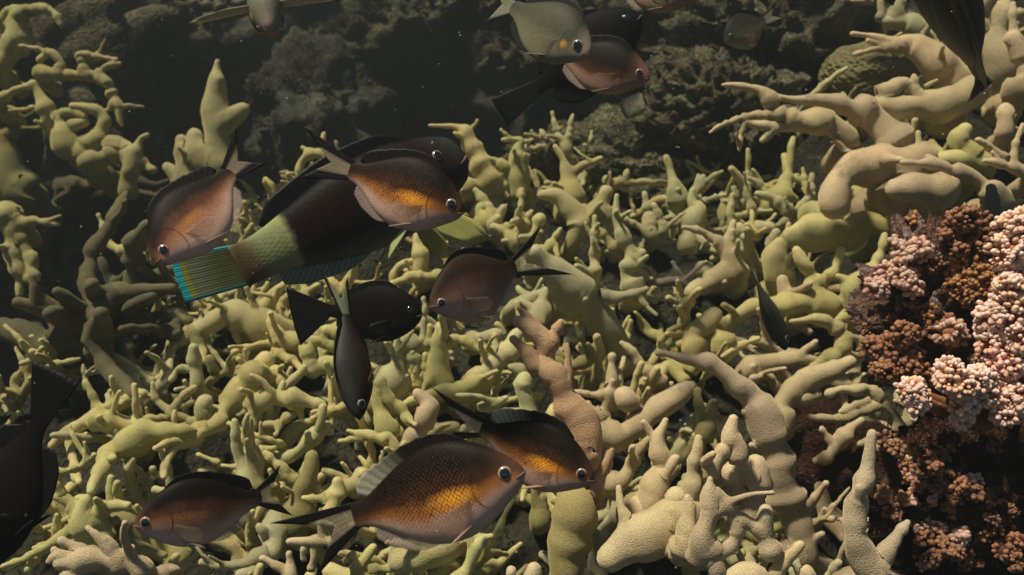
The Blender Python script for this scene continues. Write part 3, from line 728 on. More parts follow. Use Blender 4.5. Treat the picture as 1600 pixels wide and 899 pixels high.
L('G', 'y', 'large smooth arched coral limb above the low rosy damselfish', 's 860,225,36 770,228,48 690,240,68 600,285,75 530,330,65 482,380,50 452,430,40 432,475,30 424,505,18', lift=.05, tilt=.0)
L('G', 'y', 'long lobed coral limb snaking downward to a thin tip', 's 1190,-40,62 1150,40,60 1080,105,55 1000,190,48 920,250,40 835,292,32 792,350,28 770,410,17 770,440,9; b 940,205,34 845,230,26 800,280,26 778,315,15', lift=.06, tilt=.0)
L('G', 'y', 'ringed coral arm hanging down near the large black fish', 's 680,220,46 560,192,56 470,182,56 400,172,40 352,222,30 336,290,28 340,360,26 350,430,23 372,465,13; b 340,215,34 285,258,30 248,292,16', lift=.04, tilt=.0)
L('G', 'y', 'spreading star-shaped coral beside the large black fish', 's 420,720,90 385,655,80 390,595,46 405,540,26; b 350,620,40 342,572,36 280,530,24 205,537,11; f 285,505,24 262,455,22 266,405,16; b 430,610,50 520,572,40 595,570,24; b 335,690,46 240,752,30 130,812,22 15,858,11; b 290,415,22 380,392,20 442,340,17; b 370,610,40 350,660,24; b 470,660,60 480,720,60', lift=.03, tilt=.1)
L('G', 't', 'bright tan finger coral in the bottom corner', 's 680,890,62 640,850,58 560,832,50 450,832,55 340,832,50 280,840,38; b 440,800,36 365,772,30 288,742,15; b 570,850,50 532,790,44 492,742,34; b 560,840,32 600,785,24 618,770,15; b 340,802,24 262,808,20 232,832,14; b 420,920,70 320,910,50', depth=.66, lift=.0, tilt=.1)
L('G', 'y', 'small drooping coral fingers at the bottom frame edge', 's 190,790,28 150,840,24 130,870,20; b 110,690,22 75,730,24 60,765,19 12,797,10; b 268,740,26 265,680,24 270,620,17', lift=.01)
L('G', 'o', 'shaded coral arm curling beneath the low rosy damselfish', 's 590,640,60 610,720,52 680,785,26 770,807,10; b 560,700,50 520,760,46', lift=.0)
L('G', 'y', 'thin crossed coral twigs over a ribbed yellow dome', 's 935,192,24 840,152,24 760,102,24 725,60,16 714,2,11; b 790,160,22 685,166,12; b 960,140,62 965,100,56; b 820,110,22 870,50,20 910,20,16; b 860,110,18 900,85,12', lift=.03, tilt=.0)
L('G', 'y', 'lumpy coral with a thin upright twig near the rubble', 's 460,125,26 560,85,42 665,48,28; b 450,110,22 432,55,18 398,-5,13; b 660,200,20 655,140,16 652,70,13; b 640,70,16 725,58,10', lift=.02, tilt=.0)
L('G', 'y', 'knobbly yellow coral bridge with hanging fingers below the slim damselfish', 's 1190,95,44 1300,70,50 1400,70,46 1455,90,34 1496,106,14; b 1400,110,24 1410,150,18 1413,175,11; b 1200,110,36 1182,190,28 1142,260,20 1113,303,12; b 1360,150,28 1300,190,20 1228,196,11; f 1305,200,18 1288,242,9; b 1215,470,38 1192,360,38 1172,270,36 1160,180,36', lift=.05, tilt=.0)
L('G', 'y', 'short crossed fingers over the back of the low rosy damselfish', 's 1282,272,18 1180,240,18 1120,215,16 1072,188,11; b 1195,350,26 1230,315,24 1284,303,12; b 1360,440,30 1300,380,24 1245,325,14; b 1190,408,13 1100,391,14 1030,385,10; b 1020,370,16 928,338,9', lift=.03, tilt=.0)
L('G', 'o', 'broad green coral stump behind the tail of the low rosy damselfish', 's 1365,660,70 1385,590,80 1395,530,64 1418,470,68 1440,410,54 1458,345,34', lift=.0, tilt=.0, sprouts=.6)
L('G', 'g', 'shaded green coral with long low arm near the bottom edge', 's 1290,640,66 1270,710,72 1255,790,68; b 1220,810,42 1140,842,30 1060,852,22 945,838,11; b 1200,890,36 1130,900,30', lift=.01, tilt=.0)
L('G', 't', 'small bright finger corals below the black tail tips', 's 1370,930,36 1356,840,25 1354,798,15; b 1350,890,24 1290,852,24 1228,823,12; b 1560,735,34 1500,735,28 1430,740,28 1358,740,18; b 1460,860,22 1470,805,22 1470,762,15; b 1420,820,18 1422,775,14', depth=.72, tilt=.0)
L('G', 'y', 'ochre coral stump with a level finger behind the largest damselfish tail', 's 1540,640,56 1562,550,52 1582,480,40 1580,460,30; b 1530,545,24 1422,540,13', lift=.02, tilt=.0)
L('G', 'y', 'small forked finger tips under the slim damselfish mouth', 's 1640,105,26 1540,132,20 1462,166,12; f 1550,150,17 1553,192,11', lift=.05, tilt=.0)
L('H', 'y', 'sturdy coral trunk with a blunt drooping finger right of the slim damselfish', 's 205,200,56 175,130,44 160,60,38 170,0,44; b 190,30,44 250,100,30 300,150,26 334,195,14', lift=.05, tilt=.0)
L('H', 't', 'rosy tan coral trunk rising behind the largest damselfish', 's 290,330,56 340,250,60 390,170,56 400,90,50 360,50,44', lift=.02, tilt=.0)
L('H', 'y', 'long coral arm leading up from the black tail of the hidden damselfish', 's 600,20,56 560,40,50 480,40,40 400,62,30 335,80,24 296,97,12', lift=.05, tilt=.0)
L('H', 'y', 'coral with a two-tipped level arm above the largest damselfish', 's 260,330,48 212,262,36 140,246,26 75,236,18 30,222,12; f 100,260,20 40,262,16 -10,268,12; b 182,380,11 190,320,12', lift=.04, tilt=.0)
L('H', 'y', 'flat yellow coral lobe behind the back of the largest damselfish', 's 380,260,62 470,222,42 520,210,24; b 60,470,50 90,420,30', lift=.0, tilt=.0)
L('H', 'g', 'green coral post behind the half-hidden damselfish', 's 880,180,66 862,95,56 842,30,46 850,-25,34; b 830,142,24 735,130,9; b 660,110,30 705,98,24 768,72,9', lift=.03, tilt=.0)
L('H', 't', 'smooth tan coral limb branching right of the rosy column', 's 1250,230,70 1310,225,80 1400,172,70 1480,112,60 1560,62,46 1620,20,36; b 1235,190,32 1240,115,28 1255,55,26 1266,-5,19; b 1200,150,44 1160,160,40; b 1235,55,26 1160,52,20 1095,38,11; b 1640,20,26 1530,82,23 1498,155,13; b 1350,90,66 1320,60,50', lift=.04, tilt=.0)
L('H', 't', 'flask-shaped tan coral with a slim neck', 's 1430,560,110 1460,475,92 1500,385,42 1490,300,50 1490,245,36 1510,195,22 1516,172,14', depth=.80, lift=.0, tilt=.0)
L('H', 't', 'tan coral with a knobbed finger beside the flask-shaped coral', 's 1300,450,56 1350,385,36 1370,342,28 1365,303,18; b 1380,320,30 1450,252,22 1500,220,18', lift=.05, tilt=.0)
L('H', 'p', 'short rosy knob coral at the eye of the half-hidden damselfish', 's 1190,520,56 1218,425,37 1240,372,38 1246,338,26', depth=.76, lift=.0, tilt=.0)
L('H', 't', 'big swollen foreground coral lying along the bottom edge', 's 1620,640,120 1550,690,130 1450,725,120 1350,780,110 1265,832,78; b 1560,620,74 1572,540,48', depth=.70, lift=.0, tilt=.0)
L('H', 't', 'round tan coral dome between flask and swollen foreground coral', 's 1410,650,84 1400,600,80', depth=.80, lift=.0, tilt=.0)
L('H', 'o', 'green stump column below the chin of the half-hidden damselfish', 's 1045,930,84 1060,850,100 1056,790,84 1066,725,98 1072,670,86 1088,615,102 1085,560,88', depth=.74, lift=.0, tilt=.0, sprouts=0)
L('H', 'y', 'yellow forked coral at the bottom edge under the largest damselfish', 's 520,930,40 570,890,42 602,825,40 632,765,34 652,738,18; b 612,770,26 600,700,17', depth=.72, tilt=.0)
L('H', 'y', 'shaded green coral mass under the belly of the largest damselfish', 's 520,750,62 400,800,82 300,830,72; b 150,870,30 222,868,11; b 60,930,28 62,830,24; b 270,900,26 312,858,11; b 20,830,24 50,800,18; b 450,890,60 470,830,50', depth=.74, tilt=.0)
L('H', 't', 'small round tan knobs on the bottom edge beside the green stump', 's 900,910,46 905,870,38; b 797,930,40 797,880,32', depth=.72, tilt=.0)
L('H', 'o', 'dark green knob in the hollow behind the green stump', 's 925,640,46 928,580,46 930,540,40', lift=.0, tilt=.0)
L('I', 't', 'massive ringed tan branch sweeping up to a pointed end', 's 580,850,86 545,690,80 470,440,92 405,260,86 352,135,75 292,50,66 235,-25,58 150,-80,48 60,-98,38 -30,-122,26 -108,-142,11; b 540,800,90 560,700,74', depth=.80, lift=.0, tilt=.02, sprouts=.3)
L('I', 't', 'thick tan limb bending toward the pink rock', 's 455,210,72 470,105,66 520,30,66 600,-20,52 700,-62,46 790,-100,40; b 620,60,40 580,70,30', lift=.03, tilt=.0, sprouts=.3)
L('I', 't', 'clump of rounded tan coral bumps before the massive branch', 's 335,580,74 352,500,74 362,425,92 335,370,66; b 300,430,66 240,420,60; f 285,520,36 268,470,20', depth=.72, lift=.0, tilt=.0, sprouts=.3)
L('I', 't', 'slanting tan coral finger with a flat top', 's 125,420,46 170,335,36 210,255,32 236,192,24 241,162,14; b 262,340,42 250,262,28', depth=.70, tilt=.0, sprouts=.3)
L('I', 't', 'upright tan finger left of the slanting flat-topped finger', 's 35,560,48 48,450,46 60,355,38 70,292,32 73,258,17', depth=.70, tilt=.0, sprouts=.3)
L('I', 't', 'foreground tan coral thicket arching over a dark hole', 's 95,760,82 108,630,56 120,565,38 131,500,30 132,452,19; b 140,600,42 205,588,20; b 170,530,36 240,600,35 310,652,40 370,705,46 400,770,72; f 380,670,52 390,605,36; b 130,780,46 150,890,46; b 165,800,26 240,745,35 252,680,30 238,635,18', depth=.64, tilt=.0, sprouts=.3)
L('I', 't', 'blunt tan finger beside the arching foreground thicket', 's 10,760,64 28,640,46 30,575,35 24,538,17', depth=.655, tilt=.0, sprouts=.3)
L('I', 't', 'tan coral lump with a raised finger on the bottom edge', 's 360,930,110 290,885,100 240,900,70; b 440,890,46 482,832,38 532,780,27 553,757,14; b 580,930,50 582,890,40', depth=.64, tilt=.0, sprouts=.3)
L('I', 't', 'tall leaning tan coral at the edge of the shaded dark rock', 's 900,930,110 840,790,100 800,705,74 810,620,50 840,520,55 860,420,45 880,300,30 892,235,13; b 900,900,52 940,805,50 982,742,35 1032,690,28 1057,653,15', depth=.62, tilt=.0, sprouts=.3)
L('I', 't', 'pale coral fingers pointing left from under the soft coral', 's 1020,260,34 1008,170,32 950,100,28 880,32,28 800,26,28 685,46,20; b 905,108,30 830,132,26 740,166,22 603,158,13; b 860,80,26 790,110,20 742,132,11', depth=.85, tilt=.0, sprouts=.3)
L('I', 't', 'small shaded coral fork under the pale pointing fingers', 's 690,330,36 750,245,42 800,192,24 838,173,12; b 700,280,22 658,215,13; b 870,280,26 812,291,16', depth=.9, tilt=.0, sprouts=.3)
L('I', 'o', 'dusky pointed coral leaf shape behind the slanting tan finger', 's 70,300,50 110,220,46 140,140,30 148,95,12', depth=.82, tilt=.0, sprouts=.3)

# low corals filling the gaps of the thicket
LOWLAB = {'70': 'low slender finger coral just below the knobbly yellow coral bridge', '110': 'low slender finger coral just below the hazy thick coral stumps', '150': 'low slender finger coral just right of the hazy thick coral stumps', '169': 'low slender finger coral just above the large smooth arched coral limb', '54': 'low slender finger coral just above the thick tan limb', '159': 'low slender finger coral just left of the rounded coral balls', '56': 'low slender finger coral just above the shaded green coral', '239': 'low slender finger coral just below the tan curved coral finger', '220': 'low slender finger coral just left of the small round tan knobs', '207': 'low slender finger coral just below the large smooth arched coral limb', '44': 'low slender finger coral just right of the forked tan coral', '180': 'low slender finger coral just right of the shaded coral arm curling', '163': 'low slender finger coral just right of the green stump column', '192': 'low slender finger coral just right of the dark curled coral', '89': 'low slender finger coral just left of the sturdy coral trunk', '23': 'low slender finger coral just right of the long ringed coral limb', '152': 'low slender finger coral just below the dark weedy rock', '200': 'low slender finger coral just right of the big hazy coral mass', '117': 'low slender finger coral just left of the flat yellow coral lobe', '168': 'low slender finger coral just below the swollen tan coral lump', '183': 'low slender finger coral just above the stout grey-green upright coral', '158': 'low slender finger coral just above the tan coral lump', '149': 'low slender finger coral just left of the crossed thin green fingers', '79': 'low slender finger coral just above the black oval fish', '96': 'low slender finger coral just right of the small bright finger corals', '243': 'low slender finger coral just left of the dusky pointed coral leaf shape', '29': 'low slender finger coral just above the rounded yellow coral boulder', '223': 'low slender finger coral just left of the small brown knobbed crust', '184': 'low slender finger coral just left of the shaded green coral mass', '245': 'low slender finger coral just above the dark green knob', '236': 'low slender finger coral just above the green coral cushion', '112': 'low slender finger coral just left of the broad green coral stump', '129': 'low slender finger coral just right of the foreground tan coral thicket arching', '133': 'low slender finger coral just right of the long olive coral arm', '210': 'low slender finger coral just right of the swollen yellow coral stub', '144': 'low slender finger coral just left of the spreading star-shaped coral', '115': 'low slender finger coral just left of the rounded yellow coral boulder', '139': 'low slender finger coral just left of the long coral arm leading up', '194': 'low slender finger coral just below the crossed thin green fingers', '62': 'low slender finger coral just below the thick green diagonal coral limb', '42': 'low slender finger coral just left of the pale flat coral lobes', '127': 'low slender finger coral just above the crossed thin green fingers', '75': 'low slender finger coral just left of the black oval fish', '160': 'low slender finger coral just above the broad arched yellow coral', '147': 'low slender finger coral just above the forked green coral', '46': 'low slender finger coral just above the long olive coral arm', '82': 'low slender finger coral just left of the big dark maroon parrotfish', '51': 'low slender finger coral just below the thin slanting coral finger', '2': 'low slender finger coral just left of the thin crossed coral twigs', '216': 'low slender finger coral just left of the short stubby yellow fingers', '104': 'low slender finger coral just below the short rosy knob coral', '97': 'low slender finger coral just below the small grey-green rock', '118': 'low slender finger coral just left of the big knuckled yellow coral', '37': 'low slender finger coral just right of the single thick upright finger', '185': 'low slender finger coral just above the lumpy green coral pillar', '157': 'low slender finger coral just below the foreground tan coral thicket arching', '244': 'low slender finger coral just right of the pale coral fingers', '64': 'low slender finger coral just below the thick yellow coral elbow', '171': 'low slender finger coral just left of the small yellow coral ring', '217': 'low slender finger coral just above the big knuckled yellow coral', '88': 'low slender finger coral just right of the tan coral lump', '226': 'low slender finger coral just below the fat sausage-shaped coral', '0': 'low slender finger coral just below the squat yellow coral cushion', '24': 'low slender finger coral just below the lumpy green coral pillar', '109': 'low slender finger coral just above the upright tan finger', '45': 'low slender finger coral just right of the large smooth pale coral', '132': 'low slender finger coral just left of the dead grey coral twig', '167': 'low slender finger coral just left of the yellow coral arm', '145': 'low slender finger coral just below the green coral post', '119': 'low slender finger coral just below the dark green knob', '59': 'low slender finger coral just below the dead grey coral twig', '123': 'low slender finger coral just above the thick tan coral arm', '87': 'low slender finger coral just right of the waisted upright coral finger', '165': 'low slender finger coral just below the shaded green coral', '101': 'low slender finger coral just above the big dark maroon parrotfish', '1': 'low slender finger coral just above the large black fish', '143': 'low slender finger coral just below the tan antler coral', '5': 'low slender finger coral just below the broad tan coral trunk', '94': 'low slender finger coral just right of the rounded stub coral', '65': 'low slender finger coral just left of the swollen yellow coral stub', '39': 'low slender finger coral just below the knobbly pale coral heads', '80': 'low slender finger coral just right of the tan coral hand', '25': 'low slender finger coral just below the slender green fingers', '49': 'low slender finger coral just left of the smooth tan coral limb', '130': 'low slender finger coral just below the rusty brown knobbed crust', '154': 'low slender finger coral just above the plain dull brown damselfish', '32': 'low slender finger coral just above the fat sausage-shaped coral', '170': 'low slender finger coral just left of the massive smooth tan trunk', '231': 'low slender finger coral just above the thin slanting coral finger', '33': 'low slender finger coral just left of the rounded stub coral', '175': 'low slender finger coral just right of the stout tan coral cluster', '68': 'low slender finger coral just above the ringed yellow coral cone', '146': 'low slender finger coral just below the green stump column', '48': 'low slender finger coral just above the yellow coral arm', '105': 'low slender finger coral just left of the ringed yellow coral cone', '230': 'low slender finger coral just left of the bright tan finger coral', '11': 'low finger coral growing just beyond the edge of the picture', '13': 'low finger coral growing just beyond the edge of the picture', '17': 'low finger coral growing just beyond the edge of the picture', '22': 'low finger coral growing just beyond the edge of the picture', '30': 'low finger coral growing just beyond the edge of the picture', '40': 'low finger coral growing just beyond the edge of the picture', '52': 'low finger coral growing just beyond the edge of the picture', '63': 'low finger coral growing just beyond the edge of the picture', '74': 'low finger coral growing just beyond the edge of the picture', '77': 'low finger coral growing just beyond the edge of the picture', '83': 'low finger coral growing just beyond the edge of the picture', '90': 'low finger coral growing just beyond the edge of the picture', '92': 'low finger coral growing just beyond the edge of the picture', '98': 'low finger coral growing just beyond the edge of the picture', '106': 'low finger coral growing just beyond the edge of the picture', '128': 'low finger coral growing just beyond the edge of the picture', '135': 'low finger coral growing just beyond the edge of the picture', '148': 'low finger coral growing just beyond the edge of the picture', '166': 'low finger coral growing just beyond the edge of the picture', '181': 'low finger coral growing just beyond the edge of the picture', '188': 'low finger coral growing just beyond the edge of the picture', '196': 'low finger coral growing just beyond the edge of the picture', '198': 'low finger coral growing just beyond the edge of the picture', '206': 'low finger coral growing just beyond the edge of the picture', '209': 'low finger coral growing just beyond the edge of the picture', '214': 'low finger coral growing just beyond the edge of the picture', '221': 'low finger coral growing just beyond the edge of the picture', '225': 'low finger coral growing just beyond the edge of the picture', '232': 'low finger coral growing just beyond the edge of the picture', '241': 'low finger coral growing just beyond the edge of the picture'}
LOWLAB = {int(k): v for k, v in LOWLAB.items()}
KEEP = set(LOWLAB)
_r = np.random.default_rng(77)
pts = []
for _ in range(6000):
    x, y = _r.uniform(-1.15, 1.1), _r.uniform(.5, 1.75)
    f = np.interp(y, [.5, .75, .95, 1.05, 1.3, 1.6], [-1.8, -1.3, -.75, -.55, -.47, -.40])
    if x < f + .02 or y > np.interp(x, [-1, -.4, .3, .55, .9], [1.5, 1.58, 1.60, 1.75, 1.75]): continue
    if all((x - a) ** 2 + (y - b) ** 2 > (.054 + .020 * b) ** 2 for a, b in pts): pts.append((x, y))
pts_low = list(pts)
for i, (x, y) in enumerate(pts_low):
    if KEEP is not None and i not in KEEP: continue
    r_ = np.random.default_rng(1000 + i)
    z = float(canopy_z(x, y)) - (.050 if y < 1.1 else .062)
    back = y > 1.15
    grow(np.array((x, y, z)), r_, ('g' if r_.random() < .4 else 'y') if x < .25 or back else ('t' if r_.random() < .7 else 'g'),
         LOWLAB.get(i, 'low finger coral filling a gap between larger corals of the thicket'), 'low finger corals between the larger ones', size=r_.uniform(.75, 1.05))
# dim corals all over the hazy slope
SLOPE = ['dim finger coral behind the top of the drooping olive hand', 'dim finger coral right of the drooping olive hand, below the looped coral', 'dim finger coral left of the olive elbow finger',
         'dim finger coral hanging below the drooping olive hand', 'dim finger coral under the hazy leaning stalk', 'dim finger coral below the olive elbow on the hazy slope', 'dim finger coral at the gully foot near the rubble rock',
         'dim finger coral at the frame edge above the large black fish', 'dim finger coral right above the raised black fan tail', 'dim finger coral between the black fan tail and the rubble rock', 'dim finger coral at the frame edge under the pointed fingers',
         'dim finger coral behind the mouth of the diving damselfish', 'dim finger coral above the raised finger of the olive elbow', 'dim finger coral midway down the hazy slope below the bent finger', 'dim finger coral in the gully left of the hazy mass']
for i, (px, py) in enumerate([(25, 335), (95, 300), (150, 385), (60, 425), (128, 455), (190, 430), (222, 505), (22, 490), (100, 545), (172, 528), (35, 255), (232, 395), (210, 330), (150, 310), (70, 510)]):
    r_ = np.random.default_rng(500 + i)
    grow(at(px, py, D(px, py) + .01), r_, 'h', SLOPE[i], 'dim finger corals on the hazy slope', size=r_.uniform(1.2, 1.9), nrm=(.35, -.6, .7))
build_colonies()
# ------------------------------------------------------------------ fish
PS = [0, .03, .07, .12, .2, .3, .4, .5, .6, .7, .8, .9, 1.0]
PROFILES = {  # upper, lower, half width, all for body depth 1 / width 1
    'damsel': ([.0, .21, .36, .51, .70, .86, .94, .93, .84, .68, .48, .30, .24],
               [.0, -.19, -.32, -.45, -.65, -.84, -.94, -.96, -.89, -.73, -.50, -.31, -.24],
               [.0, .30, .48, .66, .88, 1.0, 1.0, .93, .80, .60, .40, .24, .12]),
    'parrot': ([.06, .44, .62, .74, .88, .98, 1.0, .96, .86, .72, .57, .46, .44],
               [-.06, -.40, -.56, -.68, -.84, -.96, -1.0, -.96, -.86, -.72, -.56, -.46, -.44],
               [.0, .42, .60, .76, .92, 1.0, 1.0, .95, .85, .68, .48, .30, .14]),
    'surgeon': ([.0, .28, .46, .62, .80, .94, 1.0, .98, .88, .70, .46, .26, .22],
                [.0, -.24, -.42, -.58, -.78, -.94, -1.0, -.98, -.88, -.70, -.46, -.26, -.22],
                [.0, .32, .5, .66, .86, 1.0, 1.0, .92, .78, .58, .36, .2, .1]),
}

def body_mat(name, ramp, along=None, scales=0.5, spot=None, gloss=0.42, tilt=0.0, sc=(40, 17)):
    m = NT(name)
    uvn = m.new('ShaderNodeUVMap')
    sp = m.new('ShaderNodeSeparateXYZ')
    m.link(uvn.outputs[0], sp.inputs[0])
    u, v = sp.outputs[0], sp.outputs[1]
    o = m.obj()
    nz = m.noise(o, 55, 4, 0.6)
    vv = m.math('ADD', v, m.math('MULTIPLY', m.math('SUBTRACT', nz, 0.5), 0.26))
    if tilt: vv = m.math('ADD', vv, m.math('MULTIPLY', m.math('SUBTRACT', u, 0.45), tilt))
    c = m.ramp(vv, ramp)
    if along:                                   # (stops over u with alpha as the amount)
        nd = m.new('ShaderNodeValToRGB')
        cr = nd.color_ramp
        while len(cr.elements) < len(along): cr.elements.new(0.5)
        for e, (p, cc) in zip(cr.elements, along):
            e.position = p; e.color = cc
        m.link(m.math('ADD', u, m.math('MULTIPLY', m.math('SUBTRACT', nz, 0.5), 0.07)), nd.inputs[0])
        c = m.mix(nd.outputs[1], c, nd.outputs[0])
    if spot:                                    # soft colour patch (u, v, ru, rv, colour)
        su, sv, ru, rv, scol = spot
        du = m.math('DIVIDE', m.math('SUBTRACT', u, su), ru)
        dv = m.math('DIVIDE', m.math('SUBTRACT', v, sv), rv)
        dd = m.math('SQRT', m.math('ADD', m.math('MULTIPLY', du, du), m.math('MULTIPLY', dv, dv)))
        f = m.ramp(m.math('ADD', dd, m.math('MULTIPLY', nz, 0.4)), [(0.25, (0.9, 0.9, 0.9)), (1.0, (0, 0, 0))])
        c = m.mix(f, c, scol)
    # scales: a diamond lattice of overlapping plates
    cb = m.new('ShaderNodeCombineXYZ')
    x = m.math('MULTIPLY', u, sc[0]); y = m.math('MULTIPLY', v, sc[1])
    m.link(m.math('ADD', x, y), cb.inputs[0]); m.link(m.math('SUBTRACT', x, y), cb.inputs[1])
    vd = m.voro(cb.outputs[0], 1.0, 0.28)
    mask = m.math('MULTIPLY', m.ramp(u, [(0.20, (0, 0, 0)), (0.34, (1, 1, 1)), (0.92, (1, 1, 1)), (1.0, (0.3, 0.3, 0.3))]), m.math('MULTIPLY', m.ramp(v, [(0.14, (0.15, 0.15, 0.15)), (0.36, (1, 1, 1)), (0.72, (1, 1, 1)), (0.95, (0.35, 0.35, 0.35))]), m.ramp(nz, [(0.3, (0.75, 0.75, 0.75)), (0.6, (1, 1, 1))])))
    edge = m.ramp(vd, [(0.18, (1.25, 1.25, 1.25)), (0.45, (0.95, 0.95, 0.95)), (0.66, (0.22, 0.20, 0.18))])
    c = m.mix(m.math('MULTIPLY', mask, scales), c, edge, 'MULTIPLY')
    gl_ = m.ramp(vd, [(0.10, (.07, .034, .016)), (0.42, (0, 0, 0))])
    c = m.mix(m.math('MULTIPLY', mask, scales * .55), c, gl_, 'ADD')
    # gill cover edge
    q = m.math('SUBTRACT', v, 0.5)
    gl = m.math('ABSOLUTE', m.math('SUBTRACT', u, m.math('SUBTRACT', 0.285, m.math('MULTIPLY', m.math('MULTIPLY', q, q), 0.55))))
    gm = m.ramp(gl, [(0.0, (1, 1, 1)), (0.012, (0, 0, 0))])
    vm = m.ramp(v, [(0.18, (0, 0, 0)), (0.3, (1, 1, 1)), (0.62, (1, 1, 1)), (0.72, (0, 0, 0))])
    gm = m.math('MULTIPLY', gm, vm)
    c = m.mix(m.math('MULTIPLY', gm, 0.45), c, (0.02, 0.012, 0.008))
    n2 = m.noise(o, 420, 3, 0.6)
    c = m.mix(0.35, c, m.ramp(n2, [(0.35, (0.7, 0.7, 0.7)), (0.65, (1.15, 1.15, 1.15))]), 'MULTIPLY')
    h = m.math('SUBTRACT', m.math('MULTIPLY', m.math('MULTIPLY', m.math('SUBTRACT', 1.0, vd), mask), 1.0), m.math('MULTIPLY', gm, 1.5))
    nb = m.bump(h, 0.22, 0.0009)
    return m.finish(c, gloss + .1, nb, 0.05)

def fin_mat(name, inner, edge=None, edge_w=0.3, clear=0.25, lines=0.5, rear=None, bands=None):
    """u runs along the base, v from base to rim"""
    m = NT(name)
    uvn = m.new('ShaderNodeUVMap')
    sp = m.new('ShaderNodeSeparateXYZ')
    m.link(uvn.outputs[0], sp.inputs[0])
    u, v = sp.outputs[0], sp.outputs[1]
    c = m.mix(0.0, inner, inner)
    if rear: c = m.mix(m.ramp(u, [(0.55, (0, 0, 0)), (0.85, (1, 1, 1))]), c, rear)
    if bands: c = m.mix(1.0, c, m.ramp(v, bands))
    w = m.new('ShaderNodeTexWave', wave_type='BANDS', bands_direction='X')
    w.inputs['Scale'].default_value = 5.5
    w.inputs['Distortion'].default_value = 2.2
    w.inputs['Detail'].default_value = 3
    m.link(uvn.outputs[0], w.inputs['Vector'])
    c = m.mix(lines, c, m.ramp(w.outputs[1], [(0.1, (0.45, 0.45, 0.45)), (0.6, (1.05, 1.05, 1.05))]), 'MULTIPLY')
    al = 1.0 - clear
    alpha = m.math('ADD', m.math('MULTIPLY', m.math('SUBTRACT', 1.0, v), 0.25), al, clamp=True)
    if edge:
        e = m.math('ABSOLUTE', m.math('SUBTRACT', m.math('MULTIPLY', u, 2.0), 1.0))
        ef = m.ramp(e, [(1.0 - edge_w - 0.12, (0, 0, 0)), (1.0 - edge_w + 0.06, (1, 1, 1))])
        c = m.mix(ef, c, edge)
        alpha = m.math('MAXIMUM', alpha, ef)
    mat = m.finish(c, 0.5, m.bump(w.outputs[1], 0.2, 0.0005), 0.1)
    m.val(m.b.inputs['Alpha'], alpha)
    return mat

def add_fin(name, base, rim, mat, parent, rows=7, thick=0.0007, curl=0.0, bow=0.0):
    base, rim = np.asarray(base, float), np.asarray(rim, float)
    n = len(base)
    nrm = np.cross(rim[n // 2] - base[n // 2], base[-1] - base[0])
    nrm = nrm / (np.linalg.norm(nrm) + 1e-9)
    V, UV, F = [], [], []
    rj = np.random.default_rng(n + int(abs(rim[0][0]) * 1e6) % 9999)
    rim = rim + (rim - base) * rj.normal(0, .004, n)[:, None]
    size = np.linalg.norm(rim - base, axis=1).max()
    for j in range(rows + 1):
        w = j / rows
        for i in range(n):
            p = base[i] * (1 - w) + rim[i] * w
            p = p + nrm * (size * (curl * w * w + 0.004 * math.sin(i * 2.1) * w + bow * math.sin(math.pi * i / (n - 1)) * w))
            V.append(p); UV.append((i / (n - 1), w))
    for j in range(rows):
        for i in range(n - 1):
            a = j * n + i
            F.append((a, a + 1, a + n + 1, a + n))
    o = mesh_obj(name, V, np.array(F), mat, parent, uv=UV)
    s = o.modifiers.new('thickness', 'SOLIDIFY')
    s.thickness = thick
    s.offset = 0
    return o

def tube_mesh(path, radii, seg=8):
    path = np.asarray(path, float); radii = np.asarray(radii, float)
    n = len(path)
    tg = np.gradient(path, axis=0)
    tg /= np.linalg.norm(tg, axis=1)[:, None] + 1e-12
    up = np.array((0.31, 0.17, 0.93))
    a = np.cross(tg, up); a /= np.linalg.norm(a, axis=1)[:, None] + 1e-12
    b = np.cross(tg, a)
    th = np.linspace(0, 2 * math.pi, seg, endpoint=False)
    V = path[:, None] + radii[:, None, None] * (np.cos(th)[None, :, None] * a[:, None] + np.sin(th)[None, :, None] * b[:, None])
    V = V.reshape(-1, 3)
    F = []
    for i in range(n - 1):
        for k in range(seg):
            k2 = (k + 1) % seg
            F.append((i * seg + k, i * seg + k2, (i + 1) * seg + k2, (i + 1) * seg + k))
    return V, np.array(F)

def eye_parts(root, c, out, r, iris, pupil):
    """a domed eye with a pupil; c = centre on the skin, out = outward direction"""
    out = Vector(out).normalized()
    q = out.to_track_quat('Z', 'Y').to_matrix()
    def dome(name, rad, h, mat, parent, lift):
        V, F = [(0, 0, h)], []
        rings, seg = 6, 20
        for j in range(1, rings + 1):
            a = j / rings * math.pi / 2
            for k in range(seg):
                t = 2 * math.pi * k / seg
                V.append((rad * math.sin(a) * math.cos(t), rad * math.sin(a) * math.sin(t), h * math.cos(a)))
        for k in range(seg): F.append((0, 1 + k, 1 + (k + 1) % seg))
        for j in range(rings - 1):
            for k in range(seg):
                F.append((1 + j * seg + k, 1 + (j + 1) * seg + k, 1 + (j + 1) * seg + (k + 1) % seg, 1 + j * seg + (k + 1) % seg))
        V = [np.array(c) + np.array(q @ (Vector(v) + Vector((0, 0, lift)))) for v in V]
        return mesh_obj(name, V, F, mat, parent)
    e = dome('eye', r, r * 0.42, iris, root, -r * 0.16)
    dome('pupil', r * 0.70, r * 0.20, pupil, e, r * 0.13)
    return e

def simple_mat(name, col, rough=0.4, spec=0.5, coat=0.0):
    m = NT(name)
    m.b.inputs['Coat Weight'].default_value = coat
    n = m.noise(m.obj(), 300, 3)
    c = m.mix(0.5, col, m.ramp(n, [(0.3, (0.75, 0.75, 0.75)), (0.7, (1.1, 1.1, 1.1))]), 'MULTIPLY')
    return m.finish(c, rough, None, spec)

